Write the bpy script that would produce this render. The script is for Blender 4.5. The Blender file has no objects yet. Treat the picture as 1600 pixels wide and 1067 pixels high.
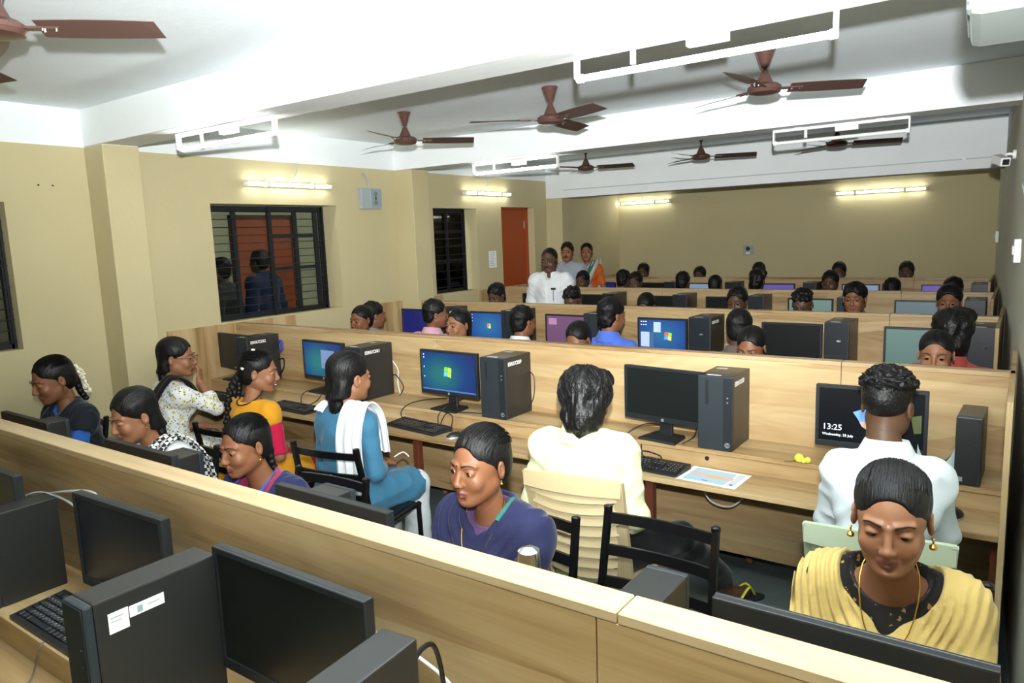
import bpy, bmesh, math, random
import numpy as np
from mathutils import Vector, Matrix
random.seed(7)
SC = bpy.context.scene
COL = SC.collection
PI = math.pi
R = math.radians

# ------------------------------------------------------------------ camera
H = 1.83
YAW, PITCH, ROLL = .6185, .1445, -.0368
def camera():
    f = Vector((-math.sin(YAW)*math.cos(PITCH), math.cos(YAW)*math.cos(PITCH), -math.sin(PITCH)))
    r = Vector((math.cos(YAW), math.sin(YAW), 0)); u = r.cross(f)
    c, s = math.cos(ROLL), math.sin(ROLL)
    r2 = r*c + u*s; u2 = u*c - r*s
    m = Matrix((r2, u2, -f)).transposed().to_4x4(); m.translation = (0, 0, H)
    cd = bpy.data.cameras.new('camera'); co = bpy.data.objects.new('camera', cd); COL.objects.link(co)
    cd.sensor_fit = 'HORIZONTAL'; cd.sensor_width = 36; cd.lens = 1132/1600*36
    cd.clip_start = .02; cd.clip_end = 60
    co.matrix_world = m; SC.camera = co
camera()
# ------------------------------------------------------------------ world, flash of the photographer, exposure
W = bpy.data.worlds.new('world'); SC.world = W; W.use_nodes = True
W.node_tree.nodes['Background'].inputs[0].default_value = (.02, .025, .03, 1)
W.node_tree.nodes['Background'].inputs[1].default_value = 1
ld = bpy.data.lights.new('camera_flash', 'SPOT'); lo = bpy.data.objects.new('camera_flash', ld); COL.objects.link(lo)
ld.energy = 1780; ld.shadow_soft_size = .025; ld.color = (.98, .99, 1); ld.spot_size = R(112); ld.spot_blend = 1
lo.location = (.02, .0, 2.03)
lo.rotation_euler = Vector((-.54, .84, .40)).to_track_quat('-Z', 'Y').to_euler()
SC.view_settings.view_transform = 'Standard'; SC.view_settings.look = 'None'
SC.view_settings.gamma = 1; SC.view_settings.use_curve_mapping = False
SC.view_settings.exposure = .15
TUBE_POWER = 22

# ------------------------------------------------------------------ materials
MATS = {}
def srgb(h):
    h = h.lstrip('#'); v = [int(h[i:i+2], 16)/255 for i in (0, 2, 4)]
    return tuple(c/12.92 if c <= .04045 else ((c+.055)/1.055)**2.4 for c in v)
def mat(name, col, rough=.5, metal=0, spec=.5, emit=0, noise=0, nscale=20, bump=0, bscale=200, sheen=0, alpha=1, sss=0):
    if name in MATS: return MATS[name]
    if isinstance(col, str): col = srgb(col)
    m = bpy.data.materials.new(name); m.use_nodes = True; MATS[name] = m
    nt = m.node_tree; b = nt.nodes['Principled BSDF']; N = nt.nodes.new; L = nt.links.new
    b.inputs['Base Color'].default_value = (*col, 1); b.inputs['Roughness'].default_value = rough
    b.inputs['Metallic'].default_value = metal; b.inputs['Specular IOR Level'].default_value = spec
    b.inputs['Alpha'].default_value = alpha
    if sheen: b.inputs['Sheen Weight'].default_value = sheen; b.inputs['Sheen Roughness'].default_value = .4
    if emit:
        b.inputs['Emission Color'].default_value = (*col, 1); b.inputs['Emission Strength'].default_value = emit
    if noise:
        tc = N('ShaderNodeTexCoord'); n = N('ShaderNodeTexNoise'); n.inputs['Scale'].default_value = nscale; n.inputs['Detail'].default_value = 4
        L(tc.outputs['Object'], n.inputs['Vector'])
        r = N('ShaderNodeMapRange'); r.inputs['To Min'].default_value = 1-noise; r.inputs['To Max'].default_value = 1+noise
        L(n.outputs['Fac'], r.inputs['Value'])
        h = N('ShaderNodeMix'); h.data_type = 'RGBA'; h.blend_type = 'MULTIPLY'; h.inputs['Factor'].default_value = 1
        h.inputs['A'].default_value = (*col, 1); L(r.outputs['Result'], h.inputs['B']); L(h.outputs['Result'], b.inputs['Base Color'])
    if bump:
        tc = N('ShaderNodeTexCoord'); n = N('ShaderNodeTexNoise'); n.inputs['Scale'].default_value = bscale; n.inputs['Detail'].default_value = 3
        L(tc.outputs['Object'], n.inputs['Vector']); bp = N('ShaderNodeBump'); bp.inputs['Strength'].default_value = bump; bp.inputs['Distance'].default_value = .004
        L(n.outputs['Fac'], bp.inputs['Height']); L(bp.outputs['Normal'], b.inputs['Normal'])
    return m
def wood(name, axis, tint=(1, 1, 1), seed=0):
    """pale walnut-look laminate, plank bands along AXIS (0 = x, 2 = z)"""
    m = bpy.data.materials.new(name); m.use_nodes = True; MATS[name] = m
    nt = m.node_tree; b = nt.nodes['Principled BSDF']; N = nt.nodes.new; L = nt.links.new
    g = N('ShaderNodeNewGeometry'); sp = N('ShaderNodeSeparateXYZ'); L(g.outputs['Position'], sp.inputs[0])
    def scaled(sx, sy, sz, off=0):
        mp = N('ShaderNodeMapping'); mp.inputs['Scale'].default_value = (sx, sy, sz); mp.inputs['Location'].default_value = (off+seed*3.7, off*2+seed, off*.7)
        L(g.outputs['Position'], mp.inputs['Vector']); return mp
    lo_, hi_ = .55, 10
    a = scaled(*( (lo_, hi_, hi_) if axis == 0 else (hi_, hi_, lo_) ))
    n1 = N('ShaderNodeTexNoise'); n1.inputs['Scale'].default_value = 1.0; n1.inputs['Detail'].default_value = 3; n1.inputs['Roughness'].default_value = .5; n1.inputs['Distortion'].default_value = .35
    L(a.outputs[0], n1.inputs['Vector'])
    # plank bands: constant tone over ~9 cm across the grain, shifted along it
    a2 = scaled(*((.7, 9, 11) if axis == 0 else (11, 9, .7)), off=3)
    v = N('ShaderNodeTexVoronoi'); v.feature = 'F1'; v.inputs['Scale'].default_value = 1; v.inputs['Randomness'].default_value = .75; L(a2.outputs[0], v.inputs['Vector'])
    # fine grain
    a3 = scaled(*((5, 130, 130) if axis == 0 else (130, 130, 5)), off=9)
    n3 = N('ShaderNodeTexNoise'); n3.inputs['Scale'].default_value = 1; n3.inputs['Detail'].default_value = 3; L(a3.outputs[0], n3.inputs['Vector'])
    # cathedral rings
    a4 = scaled(*((.9, 5, 5) if axis == 0 else (5, 5, .9)), off=5)
    wv = N('ShaderNodeTexNoise'); wv.inputs['Scale'].default_value = 1.1; wv.inputs['Detail'].default_value = 1; L(a4.outputs[0], wv.inputs['Vector'])
    sn = N('ShaderNodeMath'); sn.operation = 'MULTIPLY'; sn.inputs[1].default_value = 75; L(wv.outputs['Fac'], sn.inputs[0])
    sn2 = N('ShaderNodeMath'); sn2.operation = 'SINE'; L(sn.outputs[0], sn2.inputs[0])
    rgb = N('ShaderNodeSeparateColor'); L(v.outputs['Color'], rgb.inputs[0])
    def mul(x, k):
        q = N('ShaderNodeMath'); q.operation = 'MULTIPLY'; q.inputs[1].default_value = k; L(x, q.inputs[0]); return q.outputs[0]
    def add(x, y):
        q = N('ShaderNodeMath'); q.operation = 'ADD'; L(x, q.inputs[0]); L(y, q.inputs[1]); return q.outputs[0]
    s = add(add(mul(n1.outputs['Fac'], .62), mul(rgb.outputs[0], .24)), add(mul(n3.outputs['Fac'], .14), mul(sn2.outputs[0], .025)))
    cr = N('ShaderNodeValToRGB'); cr.color_ramp.elements[0].position = .28; cr.color_ramp.elements[1].position = .72
    def t(h): return tuple(c*k for c, k in zip(srgb(h), tint)) + (1,)
    cr.color_ramp.elements[0].color = t('#8a6c43'); cr.color_ramp.elements[1].color = t('#cab489')
    e = cr.color_ramp.elements.new(.42); e.color = t('#ad9064'); e = cr.color_ramp.elements.new(.55); e.color = t('#bba175')
    L(s, cr.inputs[0])
    # knots
    a5 = scaled(*((1.3, 4, 4) if axis == 0 else (4, 4, 1.3)), off=2)
    vk = N('ShaderNodeTexVoronoi'); vk.inputs['Scale'].default_value = 1; L(a5.outputs[0], vk.inputs['Vector'])
    kr = N('ShaderNodeMapRange'); kr.inputs['From Min'].default_value = .0; kr.inputs['From Max'].default_value = .13; kr.inputs['To Min'].default_value = .55; kr.inputs['To Max'].default_value = 1
    L(vk.outputs['Distance'], kr.inputs['Value'])
    mx = N('ShaderNodeMix'); mx.data_type = 'RGBA'; mx.blend_type = 'MULTIPLY'; mx.inputs['Factor'].default_value = .6
    L(cr.outputs['Color'], mx.inputs['A']); L(kr.outputs['Result'], mx.inputs['B'])
    L(mx.outputs['Result'], b.inputs['Base Color'])
    b.inputs['Roughness'].default_value = .42; b.inputs['Specular IOR Level'].default_value = .35
    return m
WOODX = wood('laminate_along', 0, tint=(.88, .87, .86)); WOODZ = wood('laminate_upright', 2, tint=(.9, .89, .88), seed=2)
CAPM = wood('laminate_cap', 0, tint=(.86, .86, .93), seed=4)
def paint_wall(name, tan, white, zsplit):
    m = bpy.data.materials.new(name); m.use_nodes = True
    nt = m.node_tree; b = nt.nodes['Principled BSDF']; N = nt.nodes.new; L = nt.links.new
    g = N('ShaderNodeNewGeometry'); sp = N('ShaderNodeSeparateXYZ'); L(g.outputs['Position'], sp.inputs[0])
    gt = N('ShaderNodeMath'); gt.operation = 'GREATER_THAN'; gt.inputs[1].default_value = zsplit; L(sp.outputs['Z'], gt.inputs[0])
    n = N('ShaderNodeTexNoise'); n.inputs['Scale'].default_value = 2.2; n.inputs['Detail'].default_value = 5; L(g.outputs['Position'], n.inputs['Vector'])
    r = N('ShaderNodeMapRange'); r.inputs['To Min'].default_value = .93; r.inputs['To Max'].default_value = 1.06; L(n.outputs['Fac'], r.inputs['Value'])
    mx = N('ShaderNodeMix'); mx.data_type = 'RGBA'; L(gt.outputs[0], mx.inputs['Factor']); mx.inputs['A'].default_value = (*srgb(tan), 1); mx.inputs['B'].default_value = (*srgb(white), 1)
    m2 = N('ShaderNodeMix'); m2.data_type = 'RGBA'; m2.blend_type = 'MULTIPLY'; m2.inputs['Factor'].default_value = 1
    L(mx.outputs['Result'], m2.inputs['A']); L(r.outputs['Result'], m2.inputs['B']); L(m2.outputs['Result'], b.inputs['Base Color'])
    b.inputs['Roughness'].default_value = .75; b.inputs['Specular IOR Level'].default_value = .25
    n2 = N('ShaderNodeTexNoise'); n2.inputs['Scale'].default_value = 30; n2.inputs['Detail'].default_value = 4; L(g.outputs['Position'], n2.inputs['Vector'])
    bp = N('ShaderNodeBump'); bp.inputs['Strength'].default_value = .12; bp.inputs['Distance'].default_value = .01; L(n2.outputs['Fac'], bp.inputs['Height']); L(bp.outputs['Normal'], b.inputs['Normal'])
    return m
TAN = paint_wall('cream_wall_paint', '#bcb18a', '#e2e8e8', 2.53)
CEIL = paint_wall('ceiling_white', '#eaf3f7', '#eaf3f7', 9)
BEAM = paint_wall('beam_white', '#e6ebeb', '#e6ebeb', 9)
def floor_mat():
    m = mat('dark_stone_floor', '#66716e', .35, noise=.18, nscale=9)
    return m
BLACK = mat('black_plastic', '#1e2122', .42, spec=.5, bump=.05, bscale=500)
BLACKM = mat('black_matte_steel', '#252625', .38, spec=.5, noise=.1)
BEZEL = mat('bezel_plastic', '#1f2529', .38)
DARKFR = mat('front_panel_plastic', '#262d32', .45, bump=.1, bscale=900)
CHROME = mat('chrome', '#d8dadb', .15, 1)
SILVER = mat('silver_plastic', '#b8bcbf', .3, .6)
WHITE = mat('white_plastic', '#e6e8e6', .45)
STICK = mat('sticker_white', '#eef0ee', .5)
KEYM = mat('key_plastic', '#1f2224', .45)
KEYT = mat('key_print', '#b9bdbd', .5)
TUBEM = mat('tube_glow', (1, 1, .93), .4, emit=TUBE_POWER)
TUBEC = mat('corridor_fill_glow', (.95, 1, .95), .4, emit=140)  # strong glow for the added fill tubes in the corridor
TUBEOFF = mat('tube_unlit_glass', '#dfe3df', .25)
BROWNF = mat('brown_fan_enamel', '#553c35', .3, .1, noise=.1)
FANBLADE = mat('brown_fan_blade', '#59433c', .36, .05)
CHAIRB = mat('black_chair_enamel', '#0d0d0e', .3)
IRON = mat('black_window_iron', '#0c1012', .55)
ORANGE = mat('orange_door_paint', '#9c451d', .5, noise=.06, nscale=4)
LEGBR = mat('redbrown_leg_paint', '#5d2f1c', .5)
CABLEK = mat('black_cable', '#0e0f10', .45)
CABLEW = mat('white_cable', '#cfd3d3', .45)
GOLD = mat('gold', '#d9a441', .25, 1)
EDGE = mat('edge_band', '#cdb583', .5)
GREYB = mat('grey_switch_box', '#9aa5a6', .45)

# ------------------------------------------------------------------ mesh helpers
def new_mesh(name, v, f, mats=None, mi=None, smooth=False):
    me = bpy.data.meshes.new(name)
    v = np.asarray(v, np.float32)
    if isinstance(f, np.ndarray):
        n = len(f); k = f.shape[1]
        me.vertices.add(len(v)); me.vertices.foreach_set('co', v.ravel())
        me.loops.add(n*k); me.loops.foreach_set('vertex_index', f.astype(np.int32).ravel())
        me.polygons.add(n); me.polygons.foreach_set('loop_start', np.arange(0, n*k, k, dtype=np.int32))
        if mi is not None: me.polygons.foreach_set('material_index', np.asarray(mi, np.int32))
        me.update(calc_edges=True)
    else:
        me.from_pydata([tuple(map(float, q)) for q in v], [], f)
        if mi is not None: me.polygons.foreach_set('material_index', np.asarray(mi, np.int32))
        me.update()
    if smooth: me.polygons.foreach_set('use_smooth', np.ones(len(me.polygons), bool))
    for m in (mats or []): me.materials.append(m)
    return me
def obj(name, me, m=None, parent=None, loc=None, rot=None, own=False):
    if isinstance(me, MB): me = me.mesh(name)
    o = bpy.data.objects.new(name, me); COL.objects.link(o)
    if m is not None:
        if own and len(me.materials):
            o.material_slots[0].link = 'OBJECT'; o.material_slots[0].material = m
        elif not len(me.materials): me.materials.append(m)
        else: me.materials[0] = m
    if parent: o.parent = parent
    if loc is not None: o.location = loc
    if rot is not None: o.rotation_euler = rot
    return o
LABELS = {}
def tag(o, label, cat, group=None):
    o['label'] = label; o['category'] = cat
    if group: o['group'] = group
    return o
def thing(name, label, cat, loc=(0, 0, 0), rz=0, group=None):
    o = bpy.data.objects.new(name, None); COL.objects.link(o); o.empty_display_size = .1
    o.location = loc; o.rotation_euler = (0, 0, rz); tag(o, label, cat, group); return o
def struct(o): o['kind'] = 'structure'; return o
def copy_tree(o, parent=None):
    c = o.copy(); COL.objects.link(c)
    if parent: c.parent = parent
    for ch in o.children: copy_tree(ch, c)
    return c
class MB:
    """collects boxes, tubes and lathes into one mesh"""
    def __init__(s): s.v = []; s.f = []; s.sm = False
    def add(s, v, f):
        n = len(s.v); s.v += [tuple(q) for q in v]; s.f += [tuple(i+n for i in q) for q in f]; return s
    def box(s, x0, x1, y0, y1, z0, z1, bev=0, M=None):
        if bev:
            bm = bmesh.new(); bmesh.ops.create_cube(bm, size=1)
            for v in bm.verts: v.co = Vector(((x0+x1)/2+v.co.x*(x1-x0), (y0+y1)/2+v.co.y*(y1-y0), (z0+z1)/2+v.co.z*(z1-z0)))
            bmesh.ops.bevel(bm, geom=bm.edges[:], offset=bev, segments=1 if bev < .004 else 2, affect='EDGES', profile=.6)
            v = [q.co.copy() for q in bm.verts]; bm.verts.index_update(); f = [[q.index for q in p.verts] for p in bm.faces]; bm.free()
        else:
            v = [Vector((x, y, z)) for z in (z0, z1) for y in (y0, y1) for x in (x0, x1)]
            f = [(0, 2, 3, 1), (4, 5, 7, 6), (0, 1, 5, 4), (2, 6, 7, 3), (0, 4, 6, 2), (1, 3, 7, 5)]
        if M is not None: v = [M @ q for q in v]
        return s.add(v, f)
    def tube(s, pts, r, n=8, flat=None, up=None):
        pts = [Vector(p) for p in pts]; k = len(pts)
        rs = r if isinstance(r, (list, tuple)) else [r]*k
        V = []; prev = None
        for i, p in enumerate(pts):
            t = (pts[min(i+1, k-1)]-pts[max(i-1, 0)]).normalized()
            if prev is None:
                a = Vector(up) if up else (Vector((0, 0, 1)) if abs(t.z) < .9 else Vector((1, 0, 0)))
            else: a = prev
            b = (a - t*a.dot(t)).normalized(); prev = b; c = t.cross(b)
            fx = flat if flat else 1
            for j in range(n):
                an = 2*PI*(j+.5)/n; V.append(p + b*math.cos(an)*rs[i]*fx + c*math.sin(an)*rs[i])
        F = []
        for i in range(k-1):
            for j in range(n): F.append((i*n+j, i*n+(j+1) % n, (i+1)*n+(j+1) % n, (i+1)*n+j))
        F.append(tuple(range(n-1, -1, -1))); F.append(tuple((k-1)*n+j for j in range(n)))
        return s.add(V, F)
    def sq(s, a, b, w):   # square tube between two points
        return s.tube([a, b], w*.7071, 4)
    def lathe(s, prof, n=20, c=(0, 0, 0), axis='z'):
        V = []; F = []
        for (r, z) in prof:
            for j in range(n):
                an = 2*PI*j/n; p = (r*math.cos(an), r*math.sin(an), z)
                if axis == 'y': p = (p[0], p[2], p[1])
                elif axis == 'x': p = (p[2], p[0], p[1])
                V.append((p[0]+c[0], p[1]+c[1], p[2]+c[2]))
        for i in range(len(prof)-1):
            for j in range(n): F.append((i*n+j, i*n+(j+1) % n, (i+1)*n+(j+1) % n, (i+1)*n+j))
        F.append(tuple(range(n-1, -1, -1))); F.append(tuple((len(prof)-1)*n+j for j in range(n)))
        return s.add(V, F)
    def quad(s, a, b, c, d): return s.add([a, b, c, d], [(0, 1, 2, 3)])
    def mesh(s, name, smooth=None):
        me = bpy.data.meshes.new(name); me.from_pydata([tuple(q) for q in s.v], [], s.f); me.update()
        bm = bmesh.new(); bm.from_mesh(me); bmesh.ops.recalc_face_normals(bm, faces=bm.faces[:]); bm.to_mesh(me); bm.free()
        if smooth or s.sm:
            me.polygons.foreach_set('use_smooth', np.ones(len(me.polygons), bool))
            me.set_sharp_from_angle(angle=R(38))
        return me
    def smooth(s): s.sm = True; return s
def spline(pts, n=8):
    pts = [Vector(p) for p in pts]; out = []
    for i in range(len(pts)-1):
        p0, p1, p2, p3 = pts[max(i-1, 0)], pts[i], pts[i+1], pts[min(i+2, len(pts)-1)]
        for k in range(n):
            t = k/n
            out.append(.5*((2*p1)+(p2-p0)*t+(2*p0-5*p1+4*p2-p3)*t*t+(3*p1-p0-3*p2+p3)*t**3))
    out.append(pts[-1]); return out
def text_mesh(txt, size, name='lettering', bold=0):
    cu = bpy.data.curves.new(name, 'FONT'); cu.body = txt; cu.size = size; cu.resolution_u = 2; cu.offset = bold; cu.extrude = .0002
    o = bpy.data.objects.new(name, cu); COL.objects.link(o)
    dg = bpy.context.evaluated_depsgraph_get(); me = bpy.data.meshes.new_from_object(o.evaluated_get(dg))
    bpy.data.objects.remove(o); me.name = name; me.materials.clear()
    return me

# ------------------------------------------------------------------ the room
XL = -5.28; YB = 10.45; YF = -1.6; ZC = 2.78
def xr(y): return .19-.047*y          # the right wall runs slightly askew
def room():
    fl = MB().box(-8.6, 1.6, YF-.2, YB+.2, -.1, 0); struct(obj('floor', fl, floor_mat()))
    ce = MB().box(-8.6, 1.6, YF-.2, YB+.2, ZC, ZC+.12); c = struct(obj('ceiling', ce, CEIL))
    for (y0, y1, zb) in ((2.48, 2.73, 2.535), (5.46, 5.71, 2.525), (8.32, 8.57, 2.30)):
        obj('beam', MB().box(XL, 1.2, y0, y1, zb, ZC, .004), BEAM, c)
    # left wall with three window openings and a door opening
    zs, zt = 1.22, 2.16
    w = MB(); X0, X1 = XL-.2, XL
    op = [(.9, 1.96, zs, zt), (3.385, 4.68, zs, 2.17), (6.03, 6.80, zs, zt), (7.29, 8.02, 0, 2.185)]
    y = YF
    for (a, b, z0, z1) in op:
        w.box(X0, X1, y, a, 0, ZC)
        if z0 > 0: w.box(X0, X1, a, b, 0, z0)
        w.box(X0, X1, a, b, z1, ZC); y = b
    w.box(X0, X1, y, YB, 0, ZC)
    wl = struct(obj('wall_left', w, TAN))
    for (a, b, zt_) in ((2.48, 2.73, 2.534), (5.46, 5.71, 2.524), (8.32, 8.57, 2.299)):
        obj('pillar', MB().box(XL-.02, XL+.245, a+.001, b-.001, 0, zt_, .006), TAN, wl)
    for (yy, zz) in ((2.17, 2.27), (2.255, 2.27)):
        obj('nail_hole', MB().lathe([(.006, 0), (.006, .004)], 8, (XL, yy, zz), 'x'), BLACK, wl)
    struct(obj('wall_back', MB().box(-8.6, 1.2, YB, YB+.15, 0, ZC), TAN))
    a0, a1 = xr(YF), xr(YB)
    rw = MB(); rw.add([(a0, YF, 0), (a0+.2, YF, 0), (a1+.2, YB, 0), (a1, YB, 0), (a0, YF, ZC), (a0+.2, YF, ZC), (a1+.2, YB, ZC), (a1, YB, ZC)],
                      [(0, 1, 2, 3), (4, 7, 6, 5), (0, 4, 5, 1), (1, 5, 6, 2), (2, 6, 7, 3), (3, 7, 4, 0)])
    struct(obj('wall_right', rw, paint_wall('wall_paint_lightened', '#d3d3c2', '#e2e8e8', 2.53)))  # wall colour lightened to stand in for light that misses this wall
    struct(obj('wall_front', MB().box(-5.48, 1.2, YF-.15, YF, 0, ZC), TAN))
    # corridor beyond the left wall
    struct(obj('wall_corridor', MB().box(-7.95, -7.8, YF-.2, YB+.2, 0, ZC), mat('corridor_paint', '#b4ac8c', .8)))
room()

def window(n, y0, y1, z0, z1, mull, label_sash, rods):
    x = XL-.11
    w = struct(obj('window_%d' % n, MB().box(x-.02, x+.02, y0, y1, z0, z0+.035).box(x-.02, x+.02, y0, y1, z1-.05, z1).box(x-.02, x+.02, y0, y0+.03, z0, z1).box(x-.02, x+.02, y1-.03, y1, z0, z1), IRON))
    ys = [y0] + mull + [y1]
    for m_, wd in zip(mull, [.028]*len(mull)):
        obj('mullion', MB().box(x-.018, x+.018, m_-wd/2, m_+wd/2, z0, z1), IRON, w)
    for i in range(len(ys)-1):
        obj('pane', MB().box(x-.004, x-.001, ys[i]+.01, ys[i+1]-.01, z0+.03, z1-.04), GLASS, w)
    for i in range(rods):
        z = z0 + (z1-z0)*(i+.7)/(rods+.4)
        obj('grille_rod', MB().tube([(x+.03, y0, z), (x+.03, y1, z)], (.0038), 6), IRON, w)
    for a, b, z in label_sash:
        obj('sash_rail', MB().box(x-.03, x+.012, a, b, z-.014, z+.014), IRON, w)
    for yy in [y0+.012, y1-.012, (y0+y1)/2]:
        obj('grille_upright', MB().box(x+.022, x+.034, yy-.008, yy+.008, z0, z1), IRON, w)
    return w
def glass():
    m = bpy.data.materials.new('tinted_window_glass'); m.use_nodes = True; nt = m.node_tree; nt.nodes.clear(); N = nt.nodes.new
    o = N('ShaderNodeOutputMaterial'); t = N('ShaderNodeBsdfTransparent'); t.inputs[0].default_value = (.72, .76, .76, 1)
    g = N('ShaderNodeBsdfGlossy'); g.inputs['Roughness'].default_value = .03; g.inputs[0].default_value = (.6, .6, .6, 1)
    f = N('ShaderNodeFresnel'); f.inputs[0].default_value = 1.35; mx = N('ShaderNodeMixShader')
    L = nt.links.new; L(f.outputs[0], mx.inputs[0]); L(t.outputs[0], mx.inputs[1]); L(g.outputs[0], mx.inputs[2]); L(mx.outputs[0], o.inputs[0]); return m
GLASS = glass()
window(1, .9, 1.96, 1.22, 2.16, [1.25, 1.6], [(1.25, 1.6, 1.7)], 13)
window(2, 3.385, 4.58, 1.22, 2.16, [3.65, 4.0, 4.27, 4.5], [(4.0, 4.27, 1.90), (4.27, 4.5, 1.90), (4.27, 4.5, 1.62), (4.0, 4.27, 1.62)], 14)
window(3, 6.03, 6.67, 1.22, 2.16, [6.12, 6.36], [(6.12, 6.67, 1.9), (6.12, 6.67, 1.58), (6.36, 6.67, 1.74)], 10)
def door():
    d = struct(obj('door_1', MB().box(XL-.16, XL-.12, 7.29, 7.98, .01, 2.165, .003), ORANGE))
    obj('door_frame', MB().box(XL-.19, XL-.10, 7.98, 8.02, 0, 2.185).box(XL-.19, XL-.10, 7.29, 8.02, 2.165, 2.185), ORANGE, d)
    obj('bolt_plate', MB().box(XL-.12, XL-.112, 7.945, 7.965, 1.92, 2.02, .002), CHROME, d)
    obj('handle', MB().tube([(XL-.12, 7.92, .95), (XL-.08, 7.92, .96), (XL-.08, 7.92, 1.08), (XL-.12, 7.92, 1.09)], .007, 8).smooth(), CHROME, d)
door()
cl = thing('corridor_fill_tube', 'unseen fill tube added to brighten the corridor outside the left windows', 'tube light', (-5.55, 5.3, 2.5))  # unseen fill lamp, added to lighten the corridor behind the windows
obj('batten', MB().box(-.03, 0, -.5, .5, -.02, .02, .003), WHITE, cl); obj('tube', MB().lathe([(.0125, -.49), (.0125, .49)], 12, (0, 0, 0), 'y').smooth(), TUBEC, cl, (-.045, 0, 0))
cl2 = thing('corridor_fill_tube', 'unseen fill tube added to brighten the corridor behind the narrow window', 'tube light', (-5.55, 7.9, 2.5))  # second added fill lamp, out of view, for the narrow window
obj('batten', MB().box(-.03, 0, -.5, .5, -.02, .02, .003), WHITE, cl2); obj('tube', MB().lathe([(.0125, -.49), (.0125, .49)], 12, (0, 0, 0), 'y').smooth(), TUBEC, cl2, (-.045, 0, 0))
# corridor: orange door seen through window_2
cd_ = struct(obj('door_2', MB().box(-7.8, -7.76, 5.25, 6.08, .01, 2.16, .003), ORANGE))
obj('door_frame', MB().box(-7.8, -7.75, 5.21, 5.25, 0, 2.2).box(-7.8, -7.75, 6.08, 6.12, 0, 2.2).box(-7.8, -7.75, 5.21, 6.12, 2.16, 2.2), mat('corridor_frame', '#4a3020', .6), cd_)

# ------------------------------------------------------------------ workbenches
ZSH, ZDK, ZPT = .795, .705, 1.21
def bench(key, yf, yb, label, seams=(), near=True, far=True, capseams=None, legs=(), xleft=XL+.02, holes=()):
    x0, x1 = xleft, xr(yb)-.03
    root = thing('computer_workbench', label, 'workbench', ((x0+x1)/2, (yf+yb)/2, 0))
    ox, oy = root.location.x, root.location.y
    def B(name, m, a0, a1, b0, b1, c0, c1, bev=.0015):
        return obj(name, MB().box(a0-ox, a1-ox, b0-oy, b1-oy, c0, c1, bev), m, root)
    seams = sorted(seams); xs = [x0] + seams + [x1]
    for i in range(len(xs)-1):
        B('partition_board', WOODX, xs[i]+.0012, xs[i+1]-.0012, yf, yf+.018, .18, ZPT-.02)
        B('partition_board', WOODX, xs[i]+.0012, xs[i+1]-.0012, yb-.018, yb, .18, ZPT-.02)
    B('partition_bottom_edge', EDGE, x0, x1, yf+.018, yb-.018, .18, .2)
    cs = [x0] + list(capseams if capseams is not None else seams) + [x1]
    for i in range(len(cs)-1):
        B('cap_board', CAPM, cs[i]+.0012, cs[i+1]-.0012, yf-.001, yb+.001, ZPT-.02, ZPT, .002)
    for side, on in ((-1, near), (1, far)):
        if not on: continue
        f = yf if side < 0 else yb
        def yy(a, b): return (f+side*b, f+side*a) if side < 0 else (f+a, f+b)
        a, b = yy(.0, .27); B('monitor_shelf', WOODX, x0, x1-.02, a, b, ZSH-.02, ZSH)
        a, b = yy(.245, .263); B('riser_board', WOODX, x0, x1-.02, a, b, ZDK, ZSH-.02)
        a, b = yy(.21, .52); B('desktop', WOODX, x0, x1-.02, a, b, ZDK-.022, ZDK)
        for lx in legs:
            a, b = yy(.42, .46); B('leg', LEGBR, lx-.02, lx+.02, a, b, 0, ZDK-.022)
        for hx in holes:
            a = f+side*.264
            obj('cable_hole', MB().lathe([(.011, -.001), (.011, .001)], 12, (hx-ox, a-oy, ZSH-.045), 'y'), BLACK, root)
    ya = yf-.58 if near else yf
    yz = yb+.55 if far else yb
    B('end_panel', WOODZ, x0-.018, x0, ya, yz, 0, ZPT)
    B('end_panel', WOODZ, x1-.02, x1, ya, yz, 0, ZPT)
    return root
YA = (1.0, 1.07); Y2 = (3.5, 3.56); Y3 = (5.5, 5.56); Y4 = (7.33, 7.39); Y5 = (9.13, 9.19)
LG = (-4.2, -2.89, -1.4, -.03)
bench('A', *YA, 'nearest wooden computer workbench with a pale cap and knotted grain, cut by the lower frame', (-.56,), capseams=(-.52,), legs=(-4.2, -2.9, -1.4))
bench('B', *Y2, 'long wooden workbench with five black monitors, behind the second row of seated students', (-.66, -3.1), legs=LG, holes=(-1.19, -2.55, -3.9))
bench('C', *Y3, 'third wooden workbench from the front, carrying blue, pink and teal screens', (-.74, -3.0), legs=LG, holes=(-1.2,))
bench('D', *Y4, 'fourth wooden workbench from the front, just behind the standing man in white', (-.9, -3.2), legs=LG)
bench('E', *Y5, 'last wooden workbench, nearest the far cream wall', (-1.0, -3.1), legs=LG, xleft=-5.0)

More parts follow.
